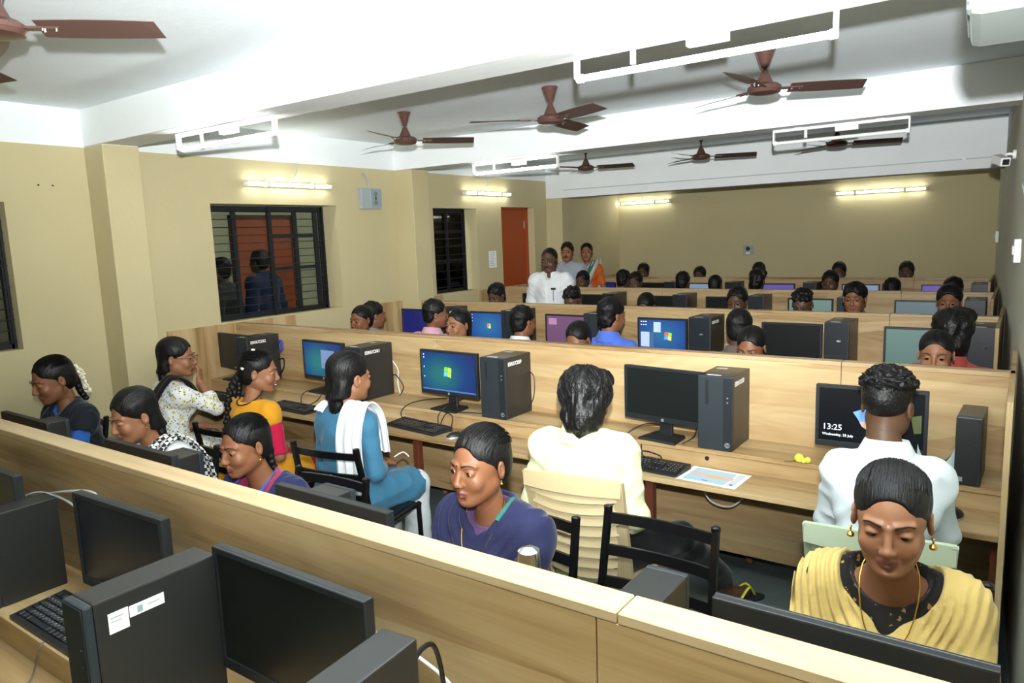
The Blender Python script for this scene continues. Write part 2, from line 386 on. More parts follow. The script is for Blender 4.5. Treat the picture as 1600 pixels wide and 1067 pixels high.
# ------------------------------------------------------------------ computers
def screen_mat(name, kind):
    if name in MATS: return MATS[name]
    m = bpy.data.materials.new(name); m.use_nodes = True; MATS[name] = m
    nt = m.node_tree; b = nt.nodes['Principled BSDF']; N = nt.nodes.new; L = nt.links.new
    b.inputs['Base Color'].default_value = (.004, .005, .006, 1); b.inputs['Roughness'].default_value = .22
    tc = N('ShaderNodeTexCoord'); sp = N('ShaderNodeSeparateXYZ'); L(tc.outputs['Object'], sp.inputs[0])
    cr = N('ShaderNodeValToRGB')
    if kind == 'win7':
        mp = N('ShaderNodeMapping'); mp.inputs['Location'].default_value = (.16, 0, .07); mp.inputs['Scale'].default_value = (2.6, 0, 3.6); L(tc.outputs['Object'], mp.inputs['Vector'])
        ln = N('ShaderNodeVectorMath'); ln.operation = 'LENGTH'; L(mp.outputs[0], ln.inputs[0]); L(ln.outputs['Value'], cr.inputs[0])
        e = cr.color_ramp.elements; e[0].position = .12; e[0].color = (*srgb('#3fa4a8'), 1); e[1].position = 1; e[1].color = (*srgb('#2a2c96'), 1)
        q = e.new(.5); q.color = (*srgb('#2763b4'), 1)
    elif kind == 'win7b':
        mp = N('ShaderNodeMapping'); mp.inputs['Scale'].default_value = (3, 0, 4); L(tc.outputs['Object'], mp.inputs['Vector'])
        ln = N('ShaderNodeVectorMath'); ln.operation = 'LENGTH'; L(mp.outputs[0], ln.inputs[0]); L(ln.outputs['Value'], cr.inputs[0])
        e = cr.color_ramp.elements; e[0].position = .05; e[0].color = (*srgb('#4aa0e0'), 1); e[1].position = .9; e[1].color = (*srgb('#3444c8'), 1)
    else:
        cr.color_ramp.elements[0].color = (*srgb(kind[0]), 1); cr.color_ramp.elements[1].color = (*srgb(kind[1]), 1)
        mr = N('ShaderNodeMapRange'); mr.inputs['From Min'].default_value = -.14; mr.inputs['From Max'].default_value = .14; L(sp.outputs['Z'], mr.inputs['Value']); L(mr.outputs['Result'], cr.inputs[0])
    L(cr.outputs[0], b.inputs['Emission Color']); b.inputs['Emission Strength'].default_value = .47
    return m
OFFSCR = mat('screen_off', '#171b1a', .3, spec=.5)
SCR = dict(win7=screen_mat('screen_teal_to_indigo', 'win7'), win7b=screen_mat('screen_bright_blue', 'win7b'), navy=screen_mat('screen_navy', ('#2b2f8c', '#262a86')),
           pink=screen_mat('screen_mauve', ('#9a6e9c', '#a578a6')), teal=screen_mat('screen_pale_teal', ('#86a9a4', '#9cc0b8')), grey=screen_mat('screen_grey_blue', ('#7f949c', '#8fa4ab')),
           purple=screen_mat('screen_violet', ('#7a62c8', '#8d78d8')), ice=screen_mat('screen_ice_blue', ('#9fb4dc', '#aec4e6')), lock=screen_mat('screen_dark_photo', ('#0b0e18', '#10131c')))
EM = {}
def glow(hexc, k=1.0):
    key = (hexc, k)
    if key not in EM: EM[key] = mat('display_'+hexc.strip('#'), hexc, .4, emit=k)
    return EM[key]
mats_mon = {}
def mon_meshes(w, h):
    key = (w, h)
    if key in mats_mon: return mats_mon[key]
    zb = .085
    base = MB().add([(-.105, -.07, 0), (.105, -.07, 0), (.085, .075, 0), (-.085, .075, 0), (-.1, -.065, .012), (.1, -.065, .012), (.08, .07, .016), (-.08, .07, .016)],
                    [(0, 3, 2, 1), (4, 5, 6, 7), (0, 1, 5, 4), (1, 2, 6, 5), (2, 3, 7, 6), (3, 0, 4, 7)]).mesh('monitor_base')
    neck = MB().box(-.035, .035, .025, .045, .012, zb+.1, .003).mesh('monitor_neck')
    hs = MB().box(-w/2, w/2, .0, .022, zb, zb+h, .004).box(-w*.33, w*.33, .02, .05, zb+.05, zb+h-.05, .01).mesh('monitor_housing')
    bz = MB(); t = .014; tb = .026
    bz.box(-w/2, w/2, -.006, .002, zb+h-t, zb+h, .0015).box(-w/2, w/2, -.006, .002, zb, zb+tb, .0015).box(-w/2, -w/2+t, -.006, .002, zb+tb-.001, zb+h-t+.001, .001).box(w/2-t, w/2, -.006, .002, zb+tb-.001, zb+h-t+.001, .001)
    bz = bz.mesh('monitor_bezel')
    sw, sh = w/2-t, (h-t-tb)/2
    sc = MB().box(-sw, sw, -.0022, .001, -sh, sh).mesh('monitor_screen')
    lg = MB().lathe([(.008, -.0008), (.008, .0008)], 14, (0, -.0066, zb+tb/2), 'y').mesh('monitor_logo')
    mats_mon[key] = (base, neck, hs, bz, sc, lg, sw, sh, zb+tb+sh); return mats_mon[key]
def flag(parent, s, cx, cz, cols=('#c8502c', '#74b43c', '#3a86c8', '#e8c040'), y=-.0028):
    """a waving four-pane flag drawn on a screen"""
    k = 0
    for r_ in (1, 0):
        for c_ in (0, 1):
            me = MB(); n = 5; x0 = (c_-1)*s+.03*s; v = []
            for j in range(2):
                for i in range(n):
                    u = x0 + (s*.92)*i/(n-1); z = (r_-1)*s+.04*s + s*.92*j; v.append((cx+u+.12*z, y, cz+z+.12*s*math.sin((u/s+1)*1.7)-.1*u))
            me.add(v, [(i, i+1, n+i+1, n+i) for i in range(n-1)])
            obj('screen_flag_pane', me, glow(cols[k], 1.1), parent); k += 1
def monitor(x, y, z, rz, label, scr=None, w=.44, h=.275, tilt=-4, logo=True, extras=None, parts=True):
    base, neck, hs, bz, sc, lg, sw, sh, zc = mon_meshes(w, h)
    t = thing('monitor', label, 'monitor', (x, y, z), rz)
    obj('stand_base', base, BLACK, t); obj('neck', neck, BLACK, t)
    obj('housing', hs, BLACK, t); b = obj('bezel', bz, BEZEL, t)
    s_ = obj('screen', sc, None, t, (0, 0, zc))
    if not len(sc.materials): sc.materials.append(OFFSCR)
    s_.material_slots[0].link = 'OBJECT'; s_.material_slots[0].material = SCR.get(scr, OFFSCR)
    if logo: obj('maker_logo', lg, SILVER, b)
    if extras: extras(s_, sw, sh)
    return t
def ex_flag(s_, sw, sh):
    flag(s_, .022, .01, .0)
    ic = MB()
    for k in range(3): ic.box(-sw+.008, -sw+.016, -.0028, -.0024, sh-.02-.03*k, sh-.012-.03*k)
    obj('desktop_icons', ic, glow('#b8c8dc', .7), s_); obj('taskbar', MB().box(-sw, sw, -.0028, -.0024, -sh, -sh+.009), glow('#4a6688', .6), s_)
def ex_green(s_, sw, sh):
    flag(s_, .03, -.005, .0, ('#5f9a30', '#84b83a', '#4a96c0', '#8cbc30'))
    ic = MB()
    for k, dz in enumerate((.012, .03, .09, .15)): ic.box(-sw+.012, -sw+.02, -.0028, -.0024, sh-dz-.008, sh-dz)
    obj('desktop_icons', ic, glow('#b8c8dc', .7), s_); obj('taskbar', MB().box(-sw, sw, -.0028, -.0024, -sh, -sh+.009), glow('#3f5c90', .6), s_)
def ex_doc(s_, sw, sh): obj('open_window', MB().box(-.02, .13, -.0028, -.0024, -.06, .07), glow('#5e7294', .9), s_)
def ex_dlg(s_, sw, sh): obj('open_window', MB().box(-sw+.02, -sw+.1, -.0028, -.0024, sh-.075, sh-.02), glow('#8d6684', .9), s_)
def ex_four(s_, sw, sh):
    flag(s_, .03, .05, -.01)
    obj('open_window', MB().box(-sw+.012, -sw+.085, -.0028, -.0024, -sh+.02, .02), glow('#8fa0b8', .9), s_)
    obj('open_window', MB().box(-sw+.09, -sw+.12, -.0028, -.0024, -sh+.02, .015), glow('#39506e', .9), s_)
    obj('open_window', MB().box(-.07, -.01, -.0030, -.0026, .02, .1), glow('#93a6bc', .9), s_)
    ic = MB()
    for r_ in range(2):
        for c_ in range(3): ic.box(-sw+.012+.02*c_, -sw+.022+.02*c_, -.0028, -.0024, sh-.02-.025*r_, sh-.012-.025*r_)
    obj('desktop_icons', ic, glow('#dfe8ee', .8), s_)
def ex_lock(s_, sw, sh):
    y = -.0028
    def poly(nm, pts, c, k=1, yy=y): obj(nm, MB().add([(px, yy, pz) for px, pz in pts], [tuple(range(len(pts)))]), glow(c, k), s_)
    poly('cave_opening_sky', [(-.065, .018), (-.03, .034), (.05, .036), (.1, .02), (.12, -.02), (.1, -.045), (-.03, -.04), (-.045, -.01)], '#5b86c8')
    poly('cave_opening_sand', [(-.03, -.04), (-.038, -.02), (.11, -.022), (.1, -.05), (.04, -.075), (0, -.06)], '#a98a72', 1, y-.0003)
    poly('beach_rock', [(-.012, -.034), (-.01, -.014), (.0, .003), (.008, -.004), (.02, .012), (.03, -.01), (.03, -.034)], '#54402e', 1, y-.0005)
    poly('cave_moss', [(.15, .02), (.19, .03), (.19, -.045), (.165, -.05)], '#3d4426')
    for txt, sz, zz in (('13:25', .036, -.066), ('Wednesday, 28 July', .0155, -.092)):
        me = text_mesh(txt, sz); me.materials.append(glow('#e8eef4', 1.0)); o = obj('clock_lettering', me, None, s_, (-sw+.014, y-.0006, zz), (PI/2, 0, 0))

HPD = None
def tower(x, y, z, rz, label, w=.17, d=.30, h=.355, style='a', code=None, side_sticker=False, top_sticker=True):
    """system unit, front faces -Y; origin at the middle of the front's foot"""
    t = thing('computer_tower', label, 'computer tower', (x, y, z), rz)
    obj('case', MB().box(-w/2, w/2, .02, d, 0, h, .004), BLACKM, t)
    fp = obj('front_panel', MB().box(-w/2, w/2, 0, .02, 0, h, .005), DARKFR, t)
    def F(nm, m, x0, x1, z0, z1, dep=.0012): return obj(nm, MB().box(x0, x1, -dep, .001, z0, z1, .0003), m, fp)
    if style == 'a':
        F('side_strip', BEZEL, w/2-.043, w/2-.001, .004, h-.006)
        F('disc_slot', BLACK, -w*.27, -w*.27+.014, h*.62, h-.02, .0018)
        for k in range(2): obj('port', MB().lathe([(.004, -.002), (.004, 0)], 10, (w/2-.022, 0, h*.72-.022*k), 'y'), SILVER, fp)
        obj('power_button', MB().lathe([(.006, -.003), (.006, 0)], 12, (w/2-.022, 0, h*.3), 'y'), BLACK, fp)
        lg = obj('maker_logo', MB().lathe([(.0125, -.002), (.0125, 0)], 18, (w/2-.022, 0, .03), 'y'), SILVER, fp)
        obj('logo_lettering', MB().box(w/2-.028, w/2-.0255, -.0028, -.002, .022, .04).box(w/2-.028, w/2-.021, -.0028, -.002, .031, .033).box(w/2-.0225, w/2-.0205, -.0028, -.002, .024, .033)
            .box(w/2-.0185, w/2-.0165, -.0028, -.002, .02, .036).box(w/2-.0185, w/2-.012, -.0028, -.002, .034, .036).box(w/2-.0185, w/2-.012, -.0028, -.002, .026, .028).box(w/2-.014, w/2-.012, -.0028, -.002, .026, .036), BLACK, fp)
    elif style == 'b':      # mesh-fronted tower split by a mid line
        F('upper_door', BEZEL, -w/2+.004, w/2-.004, h*.42, h-.006); F('lower_door', BEZEL, -w/2+.004, w*.12, .006, h*.40); F('lower_door', BEZEL, w*.14, w/2-.004, .006, h*.40)
        vt = MB()
        for i in range(3):
            for k in range(4): vt.box(-w*.4+.016*i, -w*.4+.016*i+.007, -.002, -.001, .02+.018*k, .027+.018*k)
        obj('vent_dots', vt, SILVER, fp); F('badge', STICK, w*.02, w*.18, h*.66, h*.69)
        F('port', SILVER, w*.2, w*.3, h*.33, h*.345)
    else:                   # slim tower
        F('front_mesh', BLACK, -w/2+.004, w/2-.004, .004, h-.005, .002)
        for k in range(5): obj('port', MB().lathe([(.004, -.004), (.004, 0)], 10, (w*.28, 0, h*.74-.035*k), 'y'), BEZEL, fp)
        obj('badge', MB().box(-w*.4, -w*.16, -.0035, -.001, .016, .034), SILVER, fp)
    if top_sticker and style != 's':
        obj('top_sticker', MB().box(-w*.28, w*.12, .022, .036, h, h+.0008), STICK, t)
        obj('top_sticker', MB().box(-w*.36, -w*.05, d*.72, d*.72+.03, h, h+.0008), mat('sticker_grey', '#aab0ac', .5), t)
    if code:
        me = text_mesh(code, .03, bold=.0008); o = obj('inventory_code', me, STICK, t, (w/2+.0008, .035, h-.05), (PI/2, 0, PI/2)); o.scale = (.95, 1, 1)
    if side_sticker:
        s1 = obj('side_sticker', MB().box(w/2, w/2+.0008, .045, .085, h-.075, h-.032), STICK, t); obj('side_sticker', MB().box(w/2, w/2+.0008, .087, .16, h-.058, h-.034), STICK, t)
        for (ya_, yb_, za_, zb_) in ((.103, .114, .054, .04), (.125, .15, .046, .044), (.05, .075, .044, .042), (.05, .07, .052, .05)): obj('sticker_print', MB().box(w/2+.0008, w/2+.0012, ya_, yb_, h-za_, h-zb_), GREYB, t)
    pl = MB().box(-w*.3, w*.3, d, d+.004, .04, h-.04)
    obj('rear_plate', pl, GREYB if False else BLACK, t)
    return t
KEYMESH = {}
def keyboard(x, y, z, rz, label, single=False):
    t = thing('keyboard', label, 'keyboard', (x, y, z), rz)
    w, d = .44, .15
    b = MB().add([(-w/2, -d/2, 0), (w/2, -d/2, 0), (w/2, d/2, 0), (-w/2, d/2, 0), (-w/2, -d/2, .012), (w/2, -d/2, .012), (w/2, d/2, .026), (-w/2, d/2, .026)],
                 [(0, 3, 2, 1), (4, 5, 6, 7), (0, 1, 5, 4), (1, 2, 6, 5), (2, 3, 7, 6), (3, 0, 4, 7)])
    obj('case', b, BLACK, t)
    keys = []
    pitch = .0188
    def zz(yy): return .012+(yy+d/2)/d*.014
    rows = [(-.052, [('k', 1.25)]*3+[('k', 6.2)]+[('k', 1.25)]*4), (-.033, [('k', 2.3)]+[('k', 1)]*10+[('k', 2.7)]), (-.014, [('k', 1.8)]+[('k', 1)]*11+[('k', 2.2)]),
            (.005, [('k', 1.5)]+[('k', 1)]*12+[('k', 1.5)]), (.024, [('k', 1)]*13+[('k', 2)]), (.052, [('k', 1)]+[('g', .6)]+[('k', 1)]*4+[('g', .4)]+[('k', 1)]*4+[('g', .4)]+[('k', 1)]*4)]
    for yy, ks in rows:
        xx = -w/2+.012
        for kd, u in ks:
            if kd == 'k': keys.append((xx+u*pitch/2, yy, u))
            xx += u*pitch
        if yy != .052:
            for c_ in range(4):
                if not (yy == -.014 and c_ == 0): keys.append((w/2-.012-pitch*(3.5-c_), yy, 1))
    for c_ in range(3):
        for yy in (.024, .005): keys.append((w/2-.012-pitch*(7.3-c_), yy, 1))
        keys.append((w/2-.012-pitch*(7.3-c_), -.052, 1))
    if single:
        for (xx, yy, u) in keys:
            if u not in KEYMESH:
                k = MB().box(-u*pitch/2+.0014, u*pitch/2-.0014, -.008, .008, 0, .007, .0012).mesh('key')
                k.materials.append(KEYM); k.materials.append(KEYT)
                KEYMESH[u] = k
            ko = obj('key', KEYMESH[u], None, t, (xx, yy, zz(yy)-.001), (.093, 0, 0))
            if u == 1 and yy < .04:
                if 'p' not in KEYMESH: KEYMESH['p'] = MB().box(-.004, -.001, -.0005, .0045, .007, .0073).box(-.004, .0005, .003, .0045, .007, .0073).mesh('key_print')
                obj('key_letter', KEYMESH['p'], KEYT, ko)
    else:
        if 'all' not in KEYMESH:
            m = MB()
            for (xx, yy, u) in keys: m.box(xx-u*pitch/2+.0014, xx+u*pitch/2-.0014, yy-.008, yy+.008, zz(yy)-.001, zz(yy)+.006)
            KEYMESH['all'] = m.mesh('keys')
            m = MB()
            for (xx, yy, u) in keys:
                if u == 1: m.box(xx-.004, xx+.0005, yy, yy+.004, zz(yy)+.006, zz(yy)+.0063)
            KEYMESH['allp'] = m.mesh('key_letters')
        o = obj('keys', KEYMESH['all'], KEYM, t); o['kind'] = 'stuff'
        o = obj('key_letters', KEYMESH['allp'], KEYT, t); o['kind'] = 'stuff'
    return t
MOUSE = {}
def mouse(x, y, z, rz, label):
    t = thing('computer_mouse', label, 'mouse', (x, y, z), rz)
    if not MOUSE:
        for nm, sc, cut in (('b', (.029, .052, .03), 0), ('s', (.031, .055, .016), 0)):
            v = []; f = []; n = 18; k = 7
            for i in range(k):
                a = PI/2*i/(k-1)
                for j in range(n): v.append((sc[0]*math.cos(a)*math.cos(2*PI*j/n), sc[1]*math.cos(a)*math.sin(2*PI*j/n), sc[2]*math.sin(a)**.8))
            for i in range(k-1):
                for j in range(n): f.append((i*n+j, i*n+(j+1) % n, (i+1)*n+(j+1) % n, (i+1)*n+j))
            f.append(tuple(range(n-1, -1, -1)))
            MOUSE[nm] = MB().add(v, f).smooth().mesh('mouse_'+nm)
        MOUSE['w'] = MB().lathe([(.006, -.003), (.006, .003)], 12, (0, .026, .024), 'x').mesh('wheel')
    obj('shell', MOUSE['b'], BLACK, t); obj('side_band', MOUSE['s'], SILVER, t); obj('wheel', MOUSE['w'], BEZEL, t)
    return t
def cable(pts, label, m=CABLEK, r=.0032, plug=False):
    o = obj('cable', MB().tube(spline(pts, 7), r, 7).smooth(), m); tag(o, label, 'cable'); return o

# near side of the front bench
z = ZSH
monitor(-1.21, .86, z, 0, 'large dark switched-off monitor at the bottom of the frame, nearest the camera', w=.485, h=.29)
monitor(-1.965, .895, z, R(2), 'dark monitor in the lower left with a bluish reflection, behind the stickered tower', 'lock')
monitor(-2.74, .86, z, 0, 'dark monitor cut by the left edge of the frame, on the front bench', w=.46)
tower(-1.49, .575, z, 0, 'slim black tower with two white stickers on its side, lower left', w=.085, d=.285, style='s', side_sticker=True)
tower(-2.465, .735, z, R(0), 'slim black tower at the left edge, half hiding the dark screen beside it', w=.085, d=.2, h=.285, style='s')
tower(-.845, .60, z, R(4), 'slim black tower at the very bottom, right of the large dark monitor', w=.078, d=.24, style='s')
keyboard(-2.108, .812, z, R(0), 'black keyboard with white-printed keys, lower left on the front bench', single=True)
cable([(-1.78, .93, z+.2), (-1.9, .975, .992), (-1.99, .98, 1.01), (-2.06, .97, .98)], 'short white cable between the bluish dark monitor and the stickered tower', CABLEW, .0036)
cable([(-2.81, .96, 1.0), (-2.66, .975, 1.03), (-2.48, .98, 1.072), (-2.3, .98, 1.104), (-2.25, .98, 1.075), (-2.22, .98, .9)], 'long white cable looping over the top-left monitor of the front bench', CABLEW, .004)
cable([(-2.8, .95, .99), (-2.66, .97, 1.04), (-2.5, .98, 1.045), (-2.38, .98, 1.02), (-2.3, .975, .96)], 'lower of the two white cables at the left edge', CABLEW, .004)
cable([(-1.2, .96, .97), (-1.125, .98, .997), (-1.05, .985, 1.012), (-.947, .985, .99), (-.873, .98, .965), (-.78, .97, .9)], 'white cable between the large dark monitor and the bottom tower', CABLEW, .004)
cable([(-.845, .845, 1.09), (-.87, .9, 1.085), (-.885, .95, 1.06), (-.885, .97, .98), (-.87, .97, .82)], 'black plugged cable behind the bottom tower', CABLEK, .005)
cable([(-2.11, .755, z+.006), (-2.10, .72, z-.01), (-2.10, .69, ZDK+.006), (-2.05, .6, ZDK+.004)], 'thin grey cord hanging off the shelf below the lower-left keyboard', mat('grey_cord', '#5a5650', .5), .0025)
# far side of the front bench (seen over its cap)
for x, l in ((-1.64, 'black back of the monitor in front of the woman in red and navy'), (-2.72, 'black back of the monitor in front of the woman with the checked scarf'), (-3.72, 'black monitor back at the far left, in front of the woman in blue and black')):
    monitor(x, 1.36, z, PI, l, w=.49, h=.21, logo=False)
monitor(-.24, 1.36, z, PI, 'wide black monitor back below the woman in the yellow scarf', w=.485, h=.215, logo=False)
tower(-.63, 1.47, z, PI, 'dark grey tower behind the bench, in front of the empty black chair', w=.1, d=.26, h=.27, style='s')
tower(-1.80, 1.53, z, PI, 'top of a grey tower behind the monitor near the woman in red and navy', w=.14, d=.11, h=.245, style='s')
tower(-2.66, 1.53, z, PI, 'top of a grey tower beside the woman with the checked scarf', w=.14, d=.11, h=.245, style='s')
tower(-3.78, 1.53, z, PI, 'top of a grey tower at the far left, before the woman in blue and black', w=.14, d=.11, h=.245, style='s')
# second bench
monitor(-5.0, 3.30, z, R(-4), 'dark monitor at the left end of the second bench, before the woman with glasses', w=.46)
monitor(-3.97, 3.3, z, R(-4), 'monitor with a grey window on a blue desktop, near the woman in yellow and red', 'win7', w=.455, extras=ex_doc)
monitor(-2.83, 3.30, z, R(-2), 'monitor with a green flag logo on a teal-blue desktop, second bench', 'win7', w=.46, extras=ex_green)
monitor(-1.44, 3.30, z, R(-7), 'black switched-off monitor in front of the man in the pale yellow shirt', w=.445)
monitor(-.5, 3.27, z, R(2), 'monitor showing the time 13:25, in front of the man in the white shirt', 'lock', w=.425, h=.27, logo=False, extras=ex_lock)
tower(-4.78, 3.205, z, 0, 'black tower lettered in white beside the leftmost monitor of the second bench', w=.15, d=.29, code='ESRK/CI/62')
tower(-3.56, 3.20, z, 0, 'black tower right of the blue screen with a grey window, before the woman in blue', w=.16, d=.285, code='ESRK/CI/61')
tower(-2.45, 3.235, z, 0, 'black tower with a silver round logo, right of the green flag screen', w=.175, d=.285, code='ESRK/CI/59')
tower(-1.155, 3.24, z, 0, 'black tower with white code on its side, right of the switched-off monitor', w=.165, d=.26, code='ESRK/CI/58')
tower(-.145, 3.24, z, R(-2), 'small slim black tower at the right end of the second bench', w=.088, d=.235, h=.275, style='s')
zk = ZDK
keyboard(-4.07, 3.10, zk, R(-3), 'black keyboard between the woman in yellow and the woman in blue')
keyboard(-2.94, 3.125, zk, R(-7), 'black keyboard below the green flag screen')
keyboard(-1.47, 3.115, zk, R(-4), 'black keyboard beside the printed sheet, before the man in pale yellow')
keyboard(-4.93, 3.08, zk, R(2), 'black keyboard under the hand of the woman with glasses')
mouse(-2.615, 3.075, zk, R(-25), 'black mouse with a silver band, right of the keyboard below the green flag screen')
mouse(-1.585, 3.215, zk+.012, R(-40), 'black mouse with a silver band at the shoulder of the man in pale yellow')
mouse(-.17, 3.12, zk, R(-10), 'small black mouse at the right end of the second bench')
S = ZSH+.004; D = ZDK+.004
cable([(-2.95, 3.42, S+.03), (-3.05, 3.32, S+.03), (-3.12, 3.24, S+.01), (-3.16, 3.21, D+.05), (-3.12, 3.19, D)], 'thin black cable trailing left from under the green flag monitor')
cable([(-2.8, 3.4, S+.05), (-2.83, 3.26, S+.02), (-2.86, 3.22, D+.06), (-2.84, 3.19, D+.02), (-2.87, 3.17, D+.018)], 'black keyboard cable hanging over the shelf below the green flag screen')
cable([(-2.55, 3.3, S), (-2.68, 3.26, S+.002), (-2.78, 3.225, S), (-2.81, 3.20, D+.05), (-2.79, 3.16, D+.03)], 'black mouse cable curling off the shelf, left of the logo tower')
cable([(-2.9, 3.3, S), (-2.84, 3.225, S+.005), (-2.75, 3.22, S-.02), (-2.72, 3.17, D), (-2.63, 3.11, D)], 'thin black cable crossing below the green flag monitor stand')
cable([(-2.37, 3.53, 1.05)if False else (-2.372, 3.49, 1.04), (-2.33, 3.485, 1.0), (-2.33, 3.47, .88), (-2.38, 3.46, S)], 'thin black cable looped at the rear of the silver-logo tower')
cable([(-3.48, 3.485, 1.02), (-3.43, 3.48, .96), (-3.42, 3.46, .88), (-3.38, 3.44, S)], 'white cable hanging behind the tower before the woman in blue', CABLEW, .004)
cable([(-3.48, 3.48, .92), (-3.43, 3.46, .93), (-3.36, 3.45, .86), (-3.38, 3.43, S)], 'black cable behind the tower before the woman in blue')
cable([(-4.70, 3.48, .95), (-4.62, 3.46, .96), (-4.6, 3.44, .9), (-4.66, 3.44, .83), (-4.7, 3.45, S+.01)], 'thick black power cable looping behind the leftmost lettered tower', CABLEK, .006)
cable([(-4.70, 3.485, 1.08), (-4.66, 3.48, 1.09), (-4.655, 3.475, 1.03), (-4.7, 3.48, 1.01)], 'blue video plug cable behind the leftmost lettered tower', mat('blue_plug', '#3a3f98', .5), .012)
cable([(-4.0, 3.35, S+.03), (-4.1, 3.24, S), (-4.13, 3.215, D+.05), (-4.1, 3.19, D)], 'thin black cable left of the blue screen with a grey window')
cable([(-3.95, 3.35, S+.02), (-3.93, 3.24, S), (-3.95, 3.21, D+.05), (-4.02, 3.19, D+.01)], 'thin black keyboard cable under the blue screen with a grey window')
cable([(-1.5, 3.4, S+.04), (-1.56, 3.33, S+.05), (-1.62, 3.25, S+.01), (-1.63, 3.215, D+.05), (-1.6, 3.26, D+.01)], 'black cable curling left of the switched-off monitor stand')
cable([(-1.45, 3.4, S+.03), (-1.53, 3.28, S), (-1.52, 3.215, D+.05), (-1.5, 3.19, D+.02)], 'black keyboard cable before the man in pale yellow')
cable([(-1.57, 3.2, D+.02), (-1.5, 3.21, D+.04), (-1.42, 3.205, D+.03), (-1.4, 3.19, D+.02)], 'short black mouse cable arching over the keyboard')
cable([(-1.3, 3.4, S+.06), (-1.28, 3.3, S+.03), (-1.32, 3.25, S)], 'black cable between the switched-off monitor and its tower')
cable([(-.35, 3.42, S+.02), (-.3, 3.3, S), (-.2, 3.3, S+.003), (-.19, 3.4, S+.03)], 'black cable bundle strand left of the small slim tower')
cable([(-.42, 3.4, S+.02), (-.32, 3.34, S+.02), (-.22, 3.36, S+.06), (-.18, 3.46, S+.12)], 'grey cable with a yellow tie rising to the small slim tower', mat('grey_cord', '#5a5650', .5))
cable([(-.45, 3.36, S+.01), (-.36, 3.27, S), (-.27, 3.25, S+.002), (-.2, 3.37, S)], 'thick black cable on the shelf before the 13:25 screen', CABLEK, .005)
cable([(-.24, 3.225, S+.004), (-.22, 3.215, D+.05), (-.19, 3.2, D+.002), (-.175, 3.165, D+.004)], 'thin black cord of the rightmost mouse')
cable([(-1.25, 3.3, .62), (-1.2, 3.3, .52), (-1.1, 3.32, .5), (-1.02, 3.35, .58)], 'white cable sagging under the second bench near the black chair', CABLEW, .004)
# third bench
def far_code(n): return 'ESRK/CI/%d' % n
zz_ = ZSH
T3 = [(-4.86, 'navy', 'monitor with a plain navy screen at the left of the third bench', None), (-3.99, 'win7b', 'monitor with a four-colour flag on bright blue, left part of the third bench', ex_flag), (-3.16, 'pink', 'monitor with a mauve screen on the third bench', ex_dlg),
      (-2.29, 'win7b', 'monitor with windows open over a four-colour flag, middle of the third bench', ex_four), (-1.32, None, 'dark monitor in the middle right of the third bench', None), (-.53, 'teal', 'pale teal monitor at the right of the third bench, behind the bushy-haired student', None)]
for x, s_, l, ex in T3: monitor(x, 5.24, zz_, 0, l, s_, w=.41, h=.275, extras=ex, logo=False)
for x, l, sty, w_ in ((-4.49, 'black tower right of the navy screen, behind the student in pink', 'a', .17), (-3.70, 'black tower with a grey top, right of the bright blue flag screen', 'a', .17), (-2.86, 'black tower right of the mauve screen', 'a', .17),
                  (-1.96, 'black tower with a mesh front, right of the four-colour flag windows', 'b', .17), (-1.01, 'black tower with a white badge, right of the dark monitor on the third bench', 'b', .155), (-.19, 'black tower with vent dots at the right end of the third bench', 'b', .15)):
    tower(x, 5.16, zz_, R(-1), l, w=w_, d=.3, h=.385, style=sty, code=far_code(random.randint(30, 57)) if x < -1.5 else None)
T4 = [(-4.66, None, 'dark monitor beside the standing man in white, fourth bench'), (-3.86, None, 'dark monitor right of the standing man, fourth bench'), (-3.15, None, 'dark monitor in the left middle of the fourth bench'), (-2.42, None, 'dark monitor behind the short-haired student, fourth bench'), (-1.62, 'teal', 'teal-grey monitor in the right middle of the fourth bench'), (-.72, 'grey', 'grey-blue monitor at the right of the fourth bench')]
for x, s_, l in T4: monitor(x, 7.08, zz_, 0, l, s_, w=.40, h=.275, logo=False)
for x, l in ((-3.68, 'dark tower right of the standing man, fourth bench'), (-2.87, 'dark tower with a silver mark, left middle of the fourth bench'), (-2.1, 'dark tower right of the short-haired student, fourth bench'), (-1.3, 'edge of a dark tower beside the student in the fringe, fourth bench'), (-.32, 'dark blue-grey tower at the right end of the fourth bench')):
    tower(x, 7.0, zz_, 0, l, w=.15, d=.3, h=.38, style='b')
T5 = [(-4.75, 'navy', 'indigo screen at the left of the last bench'), (-4.0, None, 'dark monitor at the left of the last bench'), (-3.32, 'ice', 'ice blue screen in the left middle of the last bench'), (-2.4, 'purple', 'violet-blue screen in the middle of the last bench'), (-1.5, 'ice', 'pale blue screen at the right middle of the last bench'), (-.71, 'purple', 'violet screen at the right end of the last bench')]
for x, s_, l in T5: monitor(x, 8.88, zz_, 0, l, s_, w=.39, h=.275, logo=False)
for x, l in ((-4.4, 'dark tower right of the indigo screen, last bench'), (-3.75, 'dark tower with a pale top, left of the ice blue screen, last bench'), (-2.95, 'dark tower right of the ice blue screen, last bench'), (-2.03, 'dark tower right of the violet-blue screen, last bench'), (-1.2, 'pale-topped tower right of the pale blue screen, last bench'), (-.37, 'grey tower at the right end of the last bench')):
    tower(x, 8.82, zz_, 0, l, w=.15, d=.3, h=.375, style='b')

